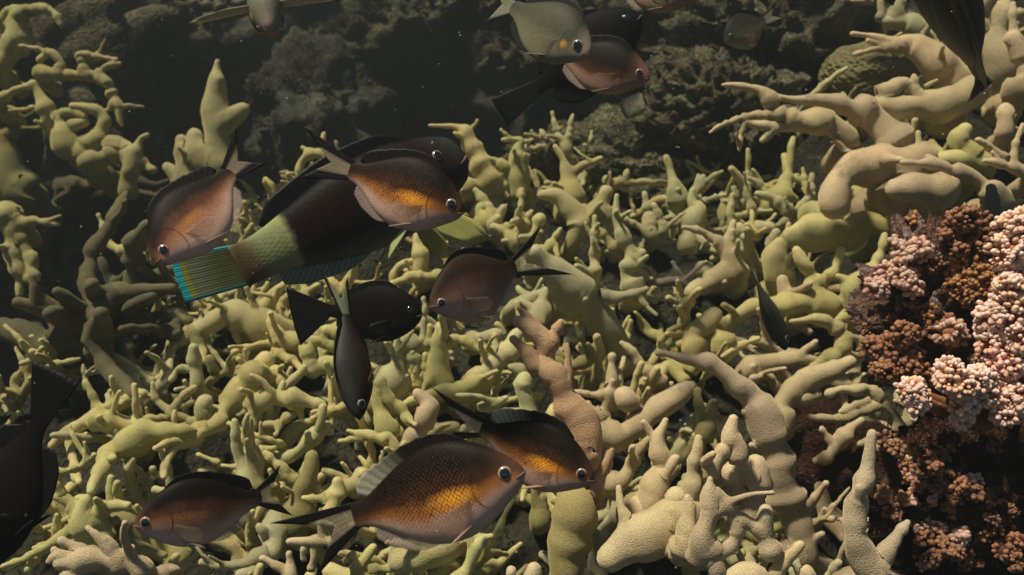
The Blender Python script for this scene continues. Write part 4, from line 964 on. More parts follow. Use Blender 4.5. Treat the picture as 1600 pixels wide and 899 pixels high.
M_IRIS = simple_mat('eye_iris', (0.33, 0.21, 0.165), 0.25, 0.5, 0.5)
M_IRIS_DULL = simple_mat('eye_iris_dull', (0.20, 0.17, 0.13), 0.3, 0.5, 0.5)
M_PUPIL = simple_mat('eye_pupil', (0.004, 0.004, 0.004), 0.08, 0.5, 1.0)
M_MOUTH = simple_mat('lip_skin', (0.12, 0.07, 0.05), 0.6, 0.2)

def fish(name, label, cat, S, T, dorsal, dr, wr, prof, bmat, fins, tail, iris=M_IRIS, eye=(.115, .60, .042), bend=0.0, tail_spread=None,
         fork=0.45, dorsal_h=.09, dorsal_rng=(.26, .90), dorsal_shape='spiny', anal_rng=(.56, .88), anal_h=.055, pect=True, pect_len=.24, pect_out=0.35,
         pelvic=True, group=None, pect_dir=None, pect_w=1.0, tail_curve=0.0, round_tail=False):
    Sw, Tw = at(*S), at(*T)
    X = Sw - Tw
    L = np.linalg.norm(X); X = X / L
    Z = cdir(dorsal); Z = Z - X * Z.dot(X); Z /= np.linalg.norm(Z)
    Y = np.cross(Z, X)
    rot = Matrix(((X[0], Y[0], Z[0]), (X[1], Y[1], Z[1]), (X[2], Y[2], Z[2])))
    C = (Sw + Tw) / 2
    root = empty(name, C, rot)
    tag(root, label, cat, group)
    Rm = np.array(rot)
    def loc(p): return Rm.T @ (np.asarray(p) - C)
    up, lo, hw = PROFILES[prof]
    dh = dr * L / 2 / (1.0 if prof == 'damsel' else 1.0)
    wd = wr * L
    def prof_at(s):
        return crom(PS, up, s) * dh, crom(PS, lo, s) * dh, np.maximum(crom(PS, hw, s), 0.02) * wd
    def xof(s): return L / 2 - s * L
    def yof(s): return bend * L * np.maximum(0, np.asarray(s) - 0.35) ** 2
    s = np.concatenate([np.linspace(0, 1, 9)[:-1] ** 2 * 0.12, np.linspace(.12, 1.0, 40)])
    zu, zl, w = prof_at(s)
    # round off the snout
    k = np.clip(s / 0.02, 0, 1) ** 0.5
    w = w * k
    m = 36
    th = np.linspace(0, 2 * math.pi, m, endpoint=False)
    zc, hh = (zu + zl) / 2, (zu - zl) / 2
    cs, sn = np.cos(th), np.sin(th)
    V = np.zeros((len(s), m, 3))
    V[..., 0] = xof(s)[:, None]
    V[..., 1] = w[:, None] * np.sign(cs) * np.abs(cs) ** 1.12 + yof(s)[:, None]
    V[..., 2] = zc[:, None] + hh[:, None] * sn
    UV = np.zeros((len(s), m, 2))
    UV[..., 0] = s[:, None]
    UV[..., 1] = (0.5 + 0.5 * sn)[None, :]
    F = []
    n = len(s)
    for i in range(n - 1):
        for q in range(m):
            q2 = (q + 1) % m
            F.append((i * m + q, i * m + q2, (i + 1) * m + q2, (i + 1) * m + q))
    mesh_obj('body', V.reshape(-1, 3), np.array(F), bmat, root, uv=UV.reshape(-1, 2))
    def skin(sv, v, side):
        a, b, ww = prof_at(np.array([sv]))
        a, b, ww = a[0], b[0], ww[0]
        sn_ = 2 * v - 1
        y = ww * (1 - sn_ ** 2) ** 0.56
        return np.array((xof(sv), side * y + float(yof(sv)), (a + b) / 2 + (a - b) / 2 * sn_))
    # eyes
    for side in (1, -1):
        p = skin(eye[0], eye[1], side)
        p2 = skin(eye[0] + .02, eye[1], side) - skin(eye[0] - .02, eye[1], side)
        p3 = skin(eye[0], eye[1] + .04, side) - skin(eye[0], eye[1] - .04, side)
        nrm = np.cross(p2, p3); nrm /= np.linalg.norm(nrm)
        if nrm[1] * side < 0: nrm = -nrm
        eye_parts(root, p, nrm, eye[2] * L, iris, M_PUPIL)
    # lips
    if prof != 'none':
        path = [skin(q, .40 - q * .6, sd) for sd, q in [(1, .055), (1, .035), (1, .016), (1, .004), (-1, .004), (-1, .016), (-1, .035), (-1, .055)]]
        V2, F2 = tube_mesh(path, np.array([.3, .7, 1, 1, 1, 1, .7, .3]) * .007 * L, 8)
        mesh_obj('mouth', V2, F2, M_MOUTH, root)
    # dorsal fin
    nb = 22
    t = np.linspace(0, 1, nb)
    ss = dorsal_rng[0] + (dorsal_rng[1] - dorsal_rng[0]) * t
    zu2, zl2, w2 = prof_at(ss)
    base = np.stack([xof(ss), yof(ss), zu2 - .012 * L], 1)
    if dorsal_shape == 'spiny':
        h = np.interp(t, [0, .12, .45, .66, .84, 1.0], [.25, .62, .66, .72, .80, .18]) * dorsal_h * L
        h = h * (1 + 0.05 * np.cos(t * nb * 2.2))
        back = np.interp(t, [0, .5, .8, 1], [.35, .5, 1.0, 2.4])
    else:
        h = np.interp(t, [0, .12, .5, .85, 1.0], [.3, .85, 1.0, .95, .3]) * dorsal_h * L
        back = np.interp(t, [0, .5, 1], [.3, .4, 1.0])
    rim = base + np.stack([-h * back, 0 * h, h], 1)
    add_fin('dorsal_fin', base, rim, fins['dorsal'], root)
    # anal fin
    ss = anal_rng[0] + (anal_rng[1] - anal_rng[0]) * t
    zu2, zl2, w2 = prof_at(ss)
    base = np.stack([xof(ss), yof(ss), zl2 + .012 * L], 1)
    h = np.interp(t, [0, .2, .6, .85, 1.0], [.25, .8, 1.0, .8, .2]) * anal_h * L
    rim = base + np.stack([-h * np.interp(t, [0, 1], [.7, 1.6]), 0 * h, -h], 1)
    add_fin('anal_fin', base, rim, fins['anal'], root)
    # tail fin: rim given by its two tips
    U, W = loc(at(*tail[0])), loc(at(*tail[1]))
    nb = 25
    t = np.linspace(0, 1, nb)
    zu1, zl1, w1 = prof_at(np.array([.985]))
    y1 = float(yof(.985))
    base = np.stack([np.full(nb, xof(.97)), np.full(nb, y1), zu1[0] + (zl1[0] - zu1[0]) * t], 1)
    mid0 = np.array((xof(1.0), y1, 0))
    tipmid = (U + W) / 2
    if round_tail:
        ctr = tipmid + (tipmid - mid0) * fork
        rim = np.outer((1 - t) ** 2, U) + np.outer(2 * t * (1 - t), ctr) + np.outer(t ** 2, W)
    else:
        ctr = mid0 + (tipmid - mid0) * fork
        a = np.abs(2 * t - 1)
        wgt = a ** 1.35
        tips = np.where(t[:, None] < .5, U[None], W[None])
        rim = ctr[None] * (1 - wgt)[:, None] + tips * wgt[:, None]
    add_fin('tail_fin', base, rim, fins['tail'], root, rows=9, curl=tail_curve)
    # paired fins
    for side in (1, -1):
        if pect:
            p0 = skin(.30, .40, side); p1 = skin(.315, .27, side)
            n1 = 9
            tt = np.linspace(0, 1, n1)
            base = p0[None] * (1 - tt)[:, None] + p1[None] * tt[:, None]
            d = np.array(pect_dir[side] if pect_dir else (-.85, side * pect_out, -.25)); d = d / np.linalg.norm(d)
            d2 = np.array((-.55, side * pect_out * .8, -.75)) if not pect_dir else d + np.array((-.22, 0, -.3)) * pect_w; d2 = d2 / np.linalg.norm(d2)
            ln = pect_len * L * np.interp(tt, [0, .25, .6, 1], [.8, 1.0, .85, .4])
            rim = base + (d[None] * (1 - tt)[:, None] + d2[None] * tt[:, None]) * ln[:, None]
            base = base - np.array((0, side * .006 * L, 0))
            add_fin('pectoral_fin', base, rim, fins['pect'], root, rows=6)
        if pelvic:
            p0 = skin(.33, .10, side); p1 = skin(.40, .07, side)
            tt = np.linspace(0, 1, 7)
            base = p0[None] * (1 - tt)[:, None] + p1[None] * tt[:, None] + np.array((0, 0, .01 * L))
            ln = .2 * L * np.interp(tt, [0, .2, 1], [1, .9, .35])
            d = np.array((-.86, side * .22, -.46))
            rim = base + d[None] * ln[:, None]
            add_fin('pelvic_fin', base, rim, fins['pelvic'], root, rows=5)
    return root

# colours of the damselfish: dark back, amber flank, pale rosy belly
def damsel_ramp(mid, belly, back=(0.010, 0.007, 0.005), shoulder=(0.055, 0.022, 0.010)):
    return [(0.0, belly), (0.22, tuple(b * 0.85 for b in belly)), (0.38, mid), (0.56, shoulder), (0.75, back), (1.0, tuple(b * 0.7 for b in back))]

PINK = (0.66, 0.42, 0.31)
M_DAM_AMBER = body_mat('damsel_amber', damsel_ramp((0.36, 0.135, 0.035), PINK), [(0.0, (.16, .08, .045, .55)), (.10, (.16, .08, .045, .25)), (.2, (.1, .05, .02, 0)), (.8, (.03, .015, .01, 0)), (1.0, (.02, .012, .01, .85))], 1.0, (.40, .44, .24, .17, (0.92, 0.38, 0.035)), tilt=.16)
M_DAM_ROSE = body_mat('damsel_rose', damsel_ramp((0.40, 0.19, 0.11), (.70, .45, .34), shoulder=(.12, .05, .025)), [(0.0, (.2, .10, .06, .5)), (.12, (.2, .10, .06, .1)), (.2, (.1, .05, .02, 0)), (.8, (.03, .015, .01, 0)), (1.0, (.02, .012, .01, .8))], 0.5, (.40, .48, .22, .12, (0.42, 0.17, 0.05)), tilt=.18)
M_DAM_DULL = body_mat('damsel_dull', damsel_ramp((0.36, 0.20, 0.14), (0.56, 0.37, 0.28), shoulder=(.13, .065, .045), back=(.02, .013, .010)), [(0.0, (.15, .09, .06, .4)), (.12, (.15, .09, .06, .1)), (.2, (.1, .05, .02, 0)), (1.0, (.02, .012, .01, .7))], 0.3, None, tilt=.22)
M_DAM_GREY = body_mat('damsel_grey_green', [(0, (.22, .205, .14)), (.3, (.13, .125, .085)), (.55, (.05, .05, .035)), (.8, (.035, .036, .026)), (1, (.02, .02, .015))], [(0.0, (.33, .22, .18, .8)), (.12, (.30, .22, .17, .5)), (.22, (.2, .2, .1, 0)), (1.0, (.05, .05, .03, .5))], 0.55, (.24, .38, .06, .14, (0.55, 0.30, 0.03)))
M_DAM_OLIVE = body_mat('damsel_olive', [(0, (.24, .24, .15)), (.35, (.13, .135, .08)), (.6, (.045, .047, .03)), (1, (.014, .014, .01))], None, 0.3, None)
M_DAM_DARKBACK = body_mat('damsel_dark_back', [(0, (.40, .26, .19)), (.22, (.30, .17, .12)), (.36, (.07, .03, .018)), (.55, (.012, .008, .006)), (1, (.006, .005, .004))], [(0.0, (.30, .16, .12, .75)), (.14, (.25, .12, .09, .45)), (.28, (.1, .05, .02, 0)), (1.0, (.01, .01, .01, 0))], 0.25, None)
M_BLACK = body_mat('black_skin', [(0, (.006, .004, .004)), (1, (.003, .003, .003))], None, 0.06, None, gloss=.55)
M_SLIM = body_mat('slim_dark_skin', [(0, (.05, .022, .014)), (.4, (.022, .010, .007)), (.7, (.022, .022, .019)), (1, (.05, .05, .043))], None, 0.25, None)
M_PARROT = body_mat('parrot_skin', [(0, (.11, .12, .08)), (.12, (.06, .06, .045)), (.26, (.020, .011, .009)), (.6, (.012, .004, .0035)), (1, (.004, .003, .003))],
    [(0.0, (.05, .052, .045, .8)), (.12, (.03, .028, .025, .5)), (.22, (.02, .01, .01, 0)), (.755, (.02, .01, .01, 0)), (.785, (.25, .27, .11, 1)), (.88, (.21, .24, .11, 1)), (.94, (.12, .085, .04, 1)), (.975, (.085, .05, .025, 1)), (1.0, (.085, .085, .03, 1))], 0.12, None, sc=(26, 10))
M_TANG = NT('tang_skin')
_uv = M_TANG.new('ShaderNodeUVMap'); _sp = M_TANG.new('ShaderNodeSeparateXYZ'); M_TANG.link(_uv.outputs[0], _sp.inputs[0])
_st = M_TANG.math('SINE', M_TANG.math('MULTIPLY', _sp.outputs[1], 46.0))
M_TANG = M_TANG.finish(M_TANG.ramp(_st, [(.0, (.006, .006, .005)), (.9, (.007, .006, .005)), (1.0, (.10, .085, .03))]), .5, None, .3)

F_BLACK = fin_mat('fin_black', (.006, .005, .005), clear=0.02, lines=.4)
F_DARKBROWN = fin_mat('fin_dark_brown', (.012, .008, .006), clear=0.05, lines=.5, rear=(.30, .29, .20))
F_TAIL = fin_mat('fin_tail_edged', (.33, .27, .18), edge=(.006, .005, .005), edge_w=.46, clear=.58, lines=.5)
F_TAIL_GREY = fin_mat('fin_tail_grey', (.26, .26, .17), edge=(.008, .008, .007), edge_w=.22, clear=.25, lines=.5)
F_PALE = fin_mat('fin_pale', (.42, .30, .23), clear=.45, lines=.5)
F_ANAL = fin_mat('fin_anal', (.40, .30, .25), clear=.6, lines=.5)
F_CLEAR = fin_mat('fin_clear', (.34, .21, .13), clear=.88, lines=.6)
F_YELLOW = fin_mat('fin_yellow_green', (.34, .33, .10), clear=.15, lines=.6)
F_PALEGREEN = fin_mat('fin_pale_green', (.28, .31, .14), clear=.2, lines=.5)
F_PARROT_D = fin_mat('fin_parrot_dorsal', (.008, .007, .007), clear=.05, lines=.4)
F_PARROT_A = fin_mat('fin_parrot_anal', (.16, .20, .14), clear=.1, lines=.7)
F_PARROT_T = fin_mat('fin_parrot_tail', (.2, .2, .1), clear=0.0, lines=.5, edge=(.015, .17, .19), edge_w=.10,
                     bands=[(0, (.08, .07, .025)), (.4, (.075, .085, .03)), (.66, (.11, .13, .075)), (.80, (.13, .14, .06)), (.84, (.22, .20, .02)), (.885, (.20, .19, .03)), (.90, (.02, .27, .29)), (1, (.025, .30, .32))])
F_BROWN = fin_mat('fin_brown_black', (.009, .006, .005), clear=0.05, lines=.2)
FINS_D = dict(dorsal=F_BROWN, anal=F_ANAL, tail=F_TAIL, pect=F_CLEAR, pelvic=F_PALE)
FINS_G = dict(dorsal=F_BLACK, anal=F_BLACK, tail=F_TAIL_GREY, pect=F_CLEAR, pelvic=F_PALEGREEN)
FINS_B = dict(dorsal=F_BLACK, anal=F_BLACK, tail=F_BLACK, pect=F_BLACK, pelvic=F_BLACK)
FINS_P = dict(dorsal=F_PARROT_D, anal=F_PARROT_A, tail=F_PARROT_T, pect=F_YELLOW, pelvic=F_PALEGREEN)

G = 'damselfish swimming over the coral'
UP = (0, 1, 0)
fish('damselfish', 'largest amber damselfish in front, red scale rows, pale belly, forked black-edged tail', 'fish',
     (822, 737, .455), (552, 806, .475), UP, .56, .085, 'damsel', M_DAM_AMBER, dict(FINS_D, dorsal=F_DARKBROWN), [(420, 818, .485), (498, 897, .48)], fork=.30, group=G, eye=(.10, .575, .038), anal_h=.055, dorsal_h=.10)
fish('damselfish', 'amber damselfish with dark back half hidden behind the largest damselfish', 'fish',
     (929, 752, .525), (752, 668, .55), UP, .57, .085, 'damsel', M_DAM_AMBER, dict(FINS_D, dorsal=F_DARKBROWN), [(676, 606, .56), (690, 690, .56)], fork=.35, group=G, dorsal_h=.11, eye=(.105, .56, .044))
fish('damselfish', 'brown and rosy damselfish low over the coral facing the black fish at the edge', 'fish',
     (208, 822, .515), (408, 776, .545), UP, .59, .09, 'damsel', M_DAM_ROSE, FINS_D, [(438, 727, .55), (457, 806, .55)], fork=.35, group=G, eye=(.09, .555, .043))
fish('damselfish', 'rosy damselfish diving head down over the cyan-edged tail of the parrotfish', 'fish',
     (242, 413, .49), (361, 268, .525), (-.8, .6, .1), .60, .09, 'damsel', M_DAM_ROSE, FINS_D, [(369, 194, .53), (417, 256, .53)], fork=.35, group=G, eye=(.115, .50, .04), dorsal_h=.09)
fish('damselfish', 'bright orange-sided scaly damselfish in front of the head of the parrotfish', 'fish',
     (725, 334, .49), (546, 266, .505), UP, .60, .09, 'damsel', M_DAM_AMBER, FINS_D, [(473, 195, .51), (467, 278, .51)], fork=.38, group=G, eye=(.105, .60, .042))
fish('damselfish', 'plain dull brown damselfish with long black tail tips in the middle of the picture', 'fish',
     (672, 480, .545), (806, 417, .59), (-.3, 1, .1), .63, .10, 'damsel', M_DAM_DULL, FINS_D, [(845, 352, .6), (897, 429, .6)], fork=.22, group=G, eye=(.085, .47, .04))
fish('damselfish', 'grey-green damselfish with yellow gill patch and pinkish snout, cut by upper edge', 'fish',
     (922, 88, .70), (800, 10, .745), (.45, 1, .05), .57, .10, 'damsel', M_DAM_GREY, FINS_G, [(768, -32, .75), (756, 38, .75)], fork=.4, group=G, iris=M_IRIS_DULL, eye=(.125, .52, .05))
fish('damselfish', 'dark-backed damselfish with rosy face and belly below the grey-green one', 'fish',
     (1016, 124, .78), (872, 84, .81), UP, .56, .09, 'damsel', M_DAM_DARKBACK, FINS_D, [(845, 56, .82), (832, 101, .82)], fork=.3, group=G, eye=(.11, .56, .04))
fish('damselfish', 'small plain olive damselfish pointing down beneath the rosy-faced one', 'fish',
     (980, 184, 1.17), (1000, 146, 1.2), (-1, -.1, .2), .64, .14, 'damsel', M_DAM_OLIVE, FINS_G, [(1012, 170, 1.2), (1004, 141, 1.2)], group=G, iris=M_IRIS_DULL, dorsal_h=.06, anal_h=.06)
fish('damselfish', 'small round olive damselfish with pale belly in front of the turf-covered rock', 'fish',
     (1131, 64, 1.13), (1196, 32, 1.16), (-.2, 1, 0), .66, .11, 'damsel', M_DAM_OLIVE, FINS_G, [(1209, 6, 1.16), (1228, 30, 1.16)], group=G, iris=M_IRIS_DULL, eye=(.12, .55, .035))
fish('damselfish', 'pink-bellied damselfish showing only its underside at the upper edge', 'fish',
     (1090, -2, .72), (965, -32, .74), UP, .58, .10, 'damsel', M_DAM_DARKBACK, dict(FINS_D, pect=F_PALEGREEN, pelvic=F_PALEGREEN), [(930, -60, .75), (925, -20, .75)], group=G)
fish('damselfish', 'beige damselfish seen head-on at upper edge with yellow fins spread sideways', 'fish',
     (424, 50, .80), (400, -38, .86), (-.2, -.2, -1), .55, .16, 'damsel', M_DAM_GREY, dict(FINS_G, pect=fin_mat('fin_straw', (.50, .43, .26), clear=.5, lines=.4), tail=F_TAIL_GREY), [(390, -60, .87), (410, -60, .87)], group=G, iris=M_IRIS_DULL,
     pect_len=.56, pect_w=.12, pect_dir={1: (-.1, 1, .15), -1: (.25, -1, -.15)})
fish('damselfish', 'slim dark damselfish hanging head down in front of the black oval fish', 'fish',
     (562, 656, .57), (541, 492, .60), (-.75, .1, 1), .42, .125, 'damsel', M_SLIM, FINS_G, [(496, 413, .6), (543, 432, .6)], fork=.35, group=G, dorsal_h=.05, anal_h=.05, iris=M_IRIS_DULL)
fish('damselfish', 'slim olive damselfish hanging edge-on above the thick tan coral', 'fish',
     (1228, 547, .82), (1183, 440, .86), (-.6, .1, 1), .44, .12, 'damsel', M_DAM_OLIVE, FINS_G, [(1166, 405, .86), (1180, 415, .86)], fork=.4, group=G, dorsal_h=.05, anal_h=.05, iris=M_IRIS_DULL)
fish('parrotfish', 'big dark maroon parrotfish with pale green band and cyan-edged tail', 'fish',
     (729, 243, .72), (372, 418, .66), (-.42, 1, .1), .37, .085, 'parrot', M_PARROT, FINS_P, [(266, 402, .655), (291, 474, .655)], iris=M_IRIS_DULL, eye=(.13, .66, .022),
     dorsal_shape='long', dorsal_h=.07, dorsal_rng=(.2, .84), anal_rng=(.52, .86), anal_h=.06, fork=.04, round_tail=True, pect_len=.36, pect_w=1.3, pect_dir={1: (.45, .5, -.9), -1: (.52, -.35, -.72)})
fish('surgeonfish', 'black oval fish with blunt tail behind the slim head-down damselfish', 'fish',
     (661, 492, .78), (512, 486, .80), UP, .56, .10, 'surgeon', M_BLACK, FINS_B, [(447, 448, .80), (470, 540, .80)], iris=M_PUPIL, dorsal_shape='long', dorsal_h=.06, fork=.1, round_tail=True, anal_h=.06)
fish('surgeonfish', 'black fish with long square tail behind the damselfish at the upper edge', 'fish',
     (1003, 24, .96), (838, 138, .99), (-.5, 1, .0), .52, .10, 'surgeon', M_BLACK, FINS_B, [(768, 156, 1.0), (794, 197, 1.0)], iris=M_PUPIL, dorsal_shape='long', dorsal_h=.08, fork=.02, round_tail=True, anal_h=.10, anal_rng=(.40, .86))
fish('surgeonfish', 'large black fish swimming out of the picture at its edge, fan tail raised', 'fish',
     (-60, 905, .52), (64, 655, .53), (-1, -.3, .05), .48, .10, 'surgeon', M_BLACK, FINS_B, [(50, 563, .53), (124, 600, .53)], iris=M_PUPIL, dorsal_shape='long', dorsal_h=.10, fork=.06, round_tail=True, anal_h=.07, anal_rng=(.45, .84))
fish('tang', 'black tang with fine yellow stripes hanging before the upper tan corals', 'fish',
     (1436, -130, .74), (1522, 112, .92), (-.55, .0, 1), .46, .11, 'surgeon', M_TANG, dict(FINS_B, tail=fin_mat('fin_tang_tail', (.012, .010, .008), edge=(.22, .2, .08), edge_w=.1, clear=.03)), [(1512, 160, .95), (1552, 128, .95)], iris=M_PUPIL, dorsal_shape='long', dorsal_h=.10, round_tail=True, fork=.05)
# ------------------------------------------------------------------ soft corals, crusts, drifting specks
def knob_mat(name, base, tip, rough=.65):
    m = NT(name)
    a = m.new('ShaderNodeAttribute', attribute_name='tip')
    n = m.noise(m.obj(), 90, 3)
    c = m.mix(m.ramp(a.outputs['Fac'], [(.35, (0, 0, 0)), (.95, (1, 1, 1))]), base, tip)
    c = m.mix(.6, c, m.ramp(n, [(.3, (.62, .58, .55)), (.7, (1.15, 1.15, 1.15))]), 'MULTIPLY')
    n6 = m.noise(m.obj(), 28, 2)
    c = m.mix(.8, c, m.ramp(n6, [(.32, (1.0, .80, .74)), (.5, (1, 1, 1)), (.68, (1.0, .86, .62))]), 'MULTIPLY')
    m.b.inputs['Subsurface Weight'].default_value = .15
    m.b.inputs['Subsurface Radius'].default_value = (.004, .002, .001)
    return m.finish(c, rough, m.bump(m.voro(m.obj(), 900), .3, .0006), .3)

M_KNOB_W = knob_mat('polyp_white', (.48, .19, .07), (.84, .64, .54))
M_KNOB_P = knob_mat('polyp_pink', (.28, .12, .06), (.62, .44, .35))
M_KNOB_O = knob_mat('polyp_amber', (.15, .055, .02), (.42, .22, .09))
M_KNOB_B = knob_mat('polyp_brown', (.08, .03, .014), (.33, .165, .085))
M_KNOB_G = knob_mat('polyp_grey_olive', (.05, .05, .033), (.20, .195, .12))
M_STALK = simple_mat('soft_stalk', (.30, .13, .05), .7, .2)
M_STALK_D = simple_mat('dark_stalk', (.06, .03, .02), .8, .1)

def knobs(parent, c, r, mat, r2, n=70, kr=.0030, face=(0, -.8, .45), name='polyp_cluster', squash=1.0):
    """a pompon of small knobs on the outer half of a ball"""
    V0, F0 = ICO[2]
    f = np.array(face, float); f /= np.linalg.norm(f)
    Vs, Fs, T = [], [], []
    k = 0
    sub = r2.normal(0, 1, (5, 3)); sub /= np.linalg.norm(sub, axis=1)[:, None]
    i = 0
    while k < n and i < n * 6:
        i += 1
        d = r2.normal(0, 1, 3); d /= np.linalg.norm(d)
        if d.dot(f) < -.25: continue
        lobe = max(0, (sub @ d).max())
        R_ = r * (.60 + .50 * lobe ** 3) * r2.uniform(.9, 1.08)
        p = c + d * R_ * np.array((1, 1, squash))
        s = kr * r2.uniform(.5, 1.4)
        q = V0 * s
        along = V0 @ d
        q = q + d[None] * (along * s * .55)[:, None]
        q = q * (1 + .12 * noise3(V0 * 2 + k * 3.1, 4))[:, None]
        Vs.append(p + q); Fs.append(F0 + k * len(V0)); T.append(.5 + .5 * along)
        k += 1
    # the fleshy core
    V1, F1 = ICO[3]
    core = c + V1 * r * .62 * (1 + .15 * noise3(V1 * 2.5 + r * 999, 2))[:, None] * np.array((1, 1, squash))
    off = k * len(V0)
    Vs.append(core); Fs.append(F1 + off); T.append(np.zeros(len(V1)))
    o = mesh_obj(name, np.concatenate(Vs), np.concatenate(Fs), mat, parent)
    a = o.data.attributes.new('tip', 'FLOAT', 'POINT')
    a.data.foreach_set('value', np.concatenate(T).astype(np.float32))
    o['kind'] = 'stuff'
    return o

def soft_coral(label, depth, clusters, mat, foot, name='soft_coral', stalk=M_STALK, kr=.0020, n=165):
    r2 = np.random.default_rng(int(clusters[0][0]))
    f = at(*foot)
    root = empty(name, f)
    tag(root, label, 'coral')
    for px, py, rp in clusters:
        d = depth + r2.uniform(-.008, .008)
        c = at(px, py, d) - f
        r = rp * d / FPX
        if stalk is not None:
            mid = c * .5 + np.array((0, .012, -.004))
            path = np.array([c * t * t + 2 * t * (1 - t) * mid for t in np.linspace(0, 1, 9)])
            V, F = tube_mesh(path, np.interp(np.linspace(0, 1, 9), [0, 1], [r * .75, r * .5]), 10)
            mesh_obj('stalk', V, F, stalk, root)
        knobs(root, c, r, mat, r2, n=int(n * max(.5, (rp / 30) ** 1.6)), kr=kr)
    return root

soft_coral('tall white and orange knobbed soft coral at the frame edge', .665, [(1592, 352, 32), (1578, 398, 34), (1602, 432, 34), (1574, 450, 30), (1548, 490, 26), (1584, 486, 36), (1552, 532, 28), (1594, 530, 36), (1572, 566, 34), (1604, 580, 34)], M_KNOB_W, (1625, 500, .70))
soft_coral('low spreading white soft coral above the shaded dark rock', .655, [(1420, 612, 24), (1436, 628, 20), (1480, 588, 26), (1500, 604, 24), (1528, 590, 26), (1540, 618, 24), (1506, 632, 20), (1584, 628, 34), (1566, 650, 22), (1500, 658, 17)], M_KNOB_W, (1530, 655, .70), kr=.0019)
soft_coral('single pale round soft coral ball on the pink rock', .70, [(1484, 520, 22)], M_KNOB_P, (1490, 535, .73), kr=.0022, n=110)
soft_coral('brown knobbed coral crowning the pink rock', .735, [(1498, 345, 24), (1522, 352, 22), (1508, 372, 26), (1540, 385, 26), (1488, 392, 22), (1530, 408, 22)], M_KNOB_B, (1515, 420, .77), name='knobbed_coral', stalk=M_STALK_D, kr=.0021)
soft_coral('amber knobbed coral crust in the middle of the pink rock', .725, [(1520, 432, 26), (1498, 446, 20), (1540, 452, 22), (1508, 462, 18)], M_KNOB_O, (1515, 465, .76), name='knobbed_coral', stalk=M_STALK_D, kr=.0019)
soft_coral('whitish pink crust on the outer shoulder of the pink rock', .735, [(1390, 425, 20), (1412, 432, 18), (1366, 448, 17), (1424, 448, 16), (1440, 392, 18), (1418, 398, 18)], M_KNOB_P, (1415, 440, .77), name='knobbed_coral', stalk=M_STALK_D, kr=.0023, n=110)
soft_coral('rusty brown knobbed crust hanging low on the pink rock', .715, [(1362, 540, 20), (1388, 552, 26), (1410, 520, 20), (1376, 575, 20), (1420, 565, 22), (1440, 590, 20)], M_KNOB_B, (1410, 560, .755), name='knobbed_coral', stalk=M_STALK_D, kr=.0021)
soft_coral('grey-olive knobbly coral on the hazy boulder in the background', 2.42, [(250, 45, 20), (275, 40, 18), (300, 20, 20), (262, 75, 22), (295, 66, 20), (340, 30, 20), (305, 90, 18), (360, 10, 18), (318, 48, 16)], M_KNOB_G, (300, 110, 2.6), name='knobbly_coral', stalk=M_STALK_D, kr=.011, n=30)
soft_coral('small brown knobbed crust on the shaded dark rock', .64, [(1378, 772, 12), (1392, 800, 14), (1384, 690, 15), (1402, 700, 12)], M_KNOB_B, (1400, 745, .68), name='knobbed_coral', stalk=M_STALK_D, kr=.0018, n=60)

for lb, cl in [('rust-coloured crust high on the shaded dark rock', [(1440, 735, 12), (1458, 728, 10), (1470, 745, 13)]), ('dull pink crust in the middle of the shaded dark rock', [(1500, 760, 11), (1518, 770, 13), (1490, 778, 10)]), ('dark russet crust near the bottom of the shaded dark rock', [(1470, 850, 14), (1492, 862, 12), (1455, 872, 11)]), ('russet crust in the bottom corner of the shaded dark rock', [(1565, 860, 16), (1586, 880, 14), (1590, 846, 12)]), ('small pale pebbled crust low on the shaded dark rock', [(1492, 838, 5), (1500, 844, 6), (1506, 836, 4)])]:
    soft_coral(lb, .665, cl, M_KNOB_P if 'pale' in lb else M_KNOB_B, (cl[0][0] + 8, cl[0][1] + 6, .70), name='knobbed_coral', stalk=M_STALK_D, kr=.0019, n=70)

def crust(root, box, n, mats, seed, rp=(7, 16), kr=.0020, nk=22):
    """knobbed crust scattered over the face of a rock"""
    r2 = np.random.default_rng(seed)
    c0 = np.array(root.location)
    for k in range(n):
        px, py = r2.uniform(box[0], box[2]), r2.uniform(box[1], box[3])
        h = BVH_ROCK.ray_cast(Vector((0, 0, 0)), Vector(ray(px, py)).normalized())
        if h[0] is None: continue
        d = Vector(h[0]).dot(Vector(FWD))
        if d > .86: continue
        r = r2.uniform(*rp) * d / FPX
        m = mats[int(len(mats) * np.clip(.5 + .5 * float(noise3(np.array([px / 45, py / 45, seed * 1.0]), 2)) * 1.7, 0, .999))]
        knobs(root, np.array(h[0]) - c0, r, m, r2, n=nk, kr=kr * r2.uniform(.7, 1.3), name='crust', squash=.8)
crust(ROCK_BY['pinkish rock crusted with coralline algae under the white soft coral'], (1345, 340, 1570, 610), 70, [M_KNOB_B, M_KNOB_P, M_KNOB_B, M_KNOB_O], 5)
crust(ROCK_BY['dark red-brown rock in the shade below the soft coral'], (1400, 690, 1600, 899), 46, [M_KNOB_B, M_KNOB_B, M_KNOB_O, M_KNOB_P], 6, (5, 13), .0015)
crust(ROCK_BY['brown mottled rock leaning against the tall tan coral'], (1385, 690, 1500, 880), 30, [M_KNOB_B, M_KNOB_O, M_KNOB_B], 7, (5, 11), .0013)

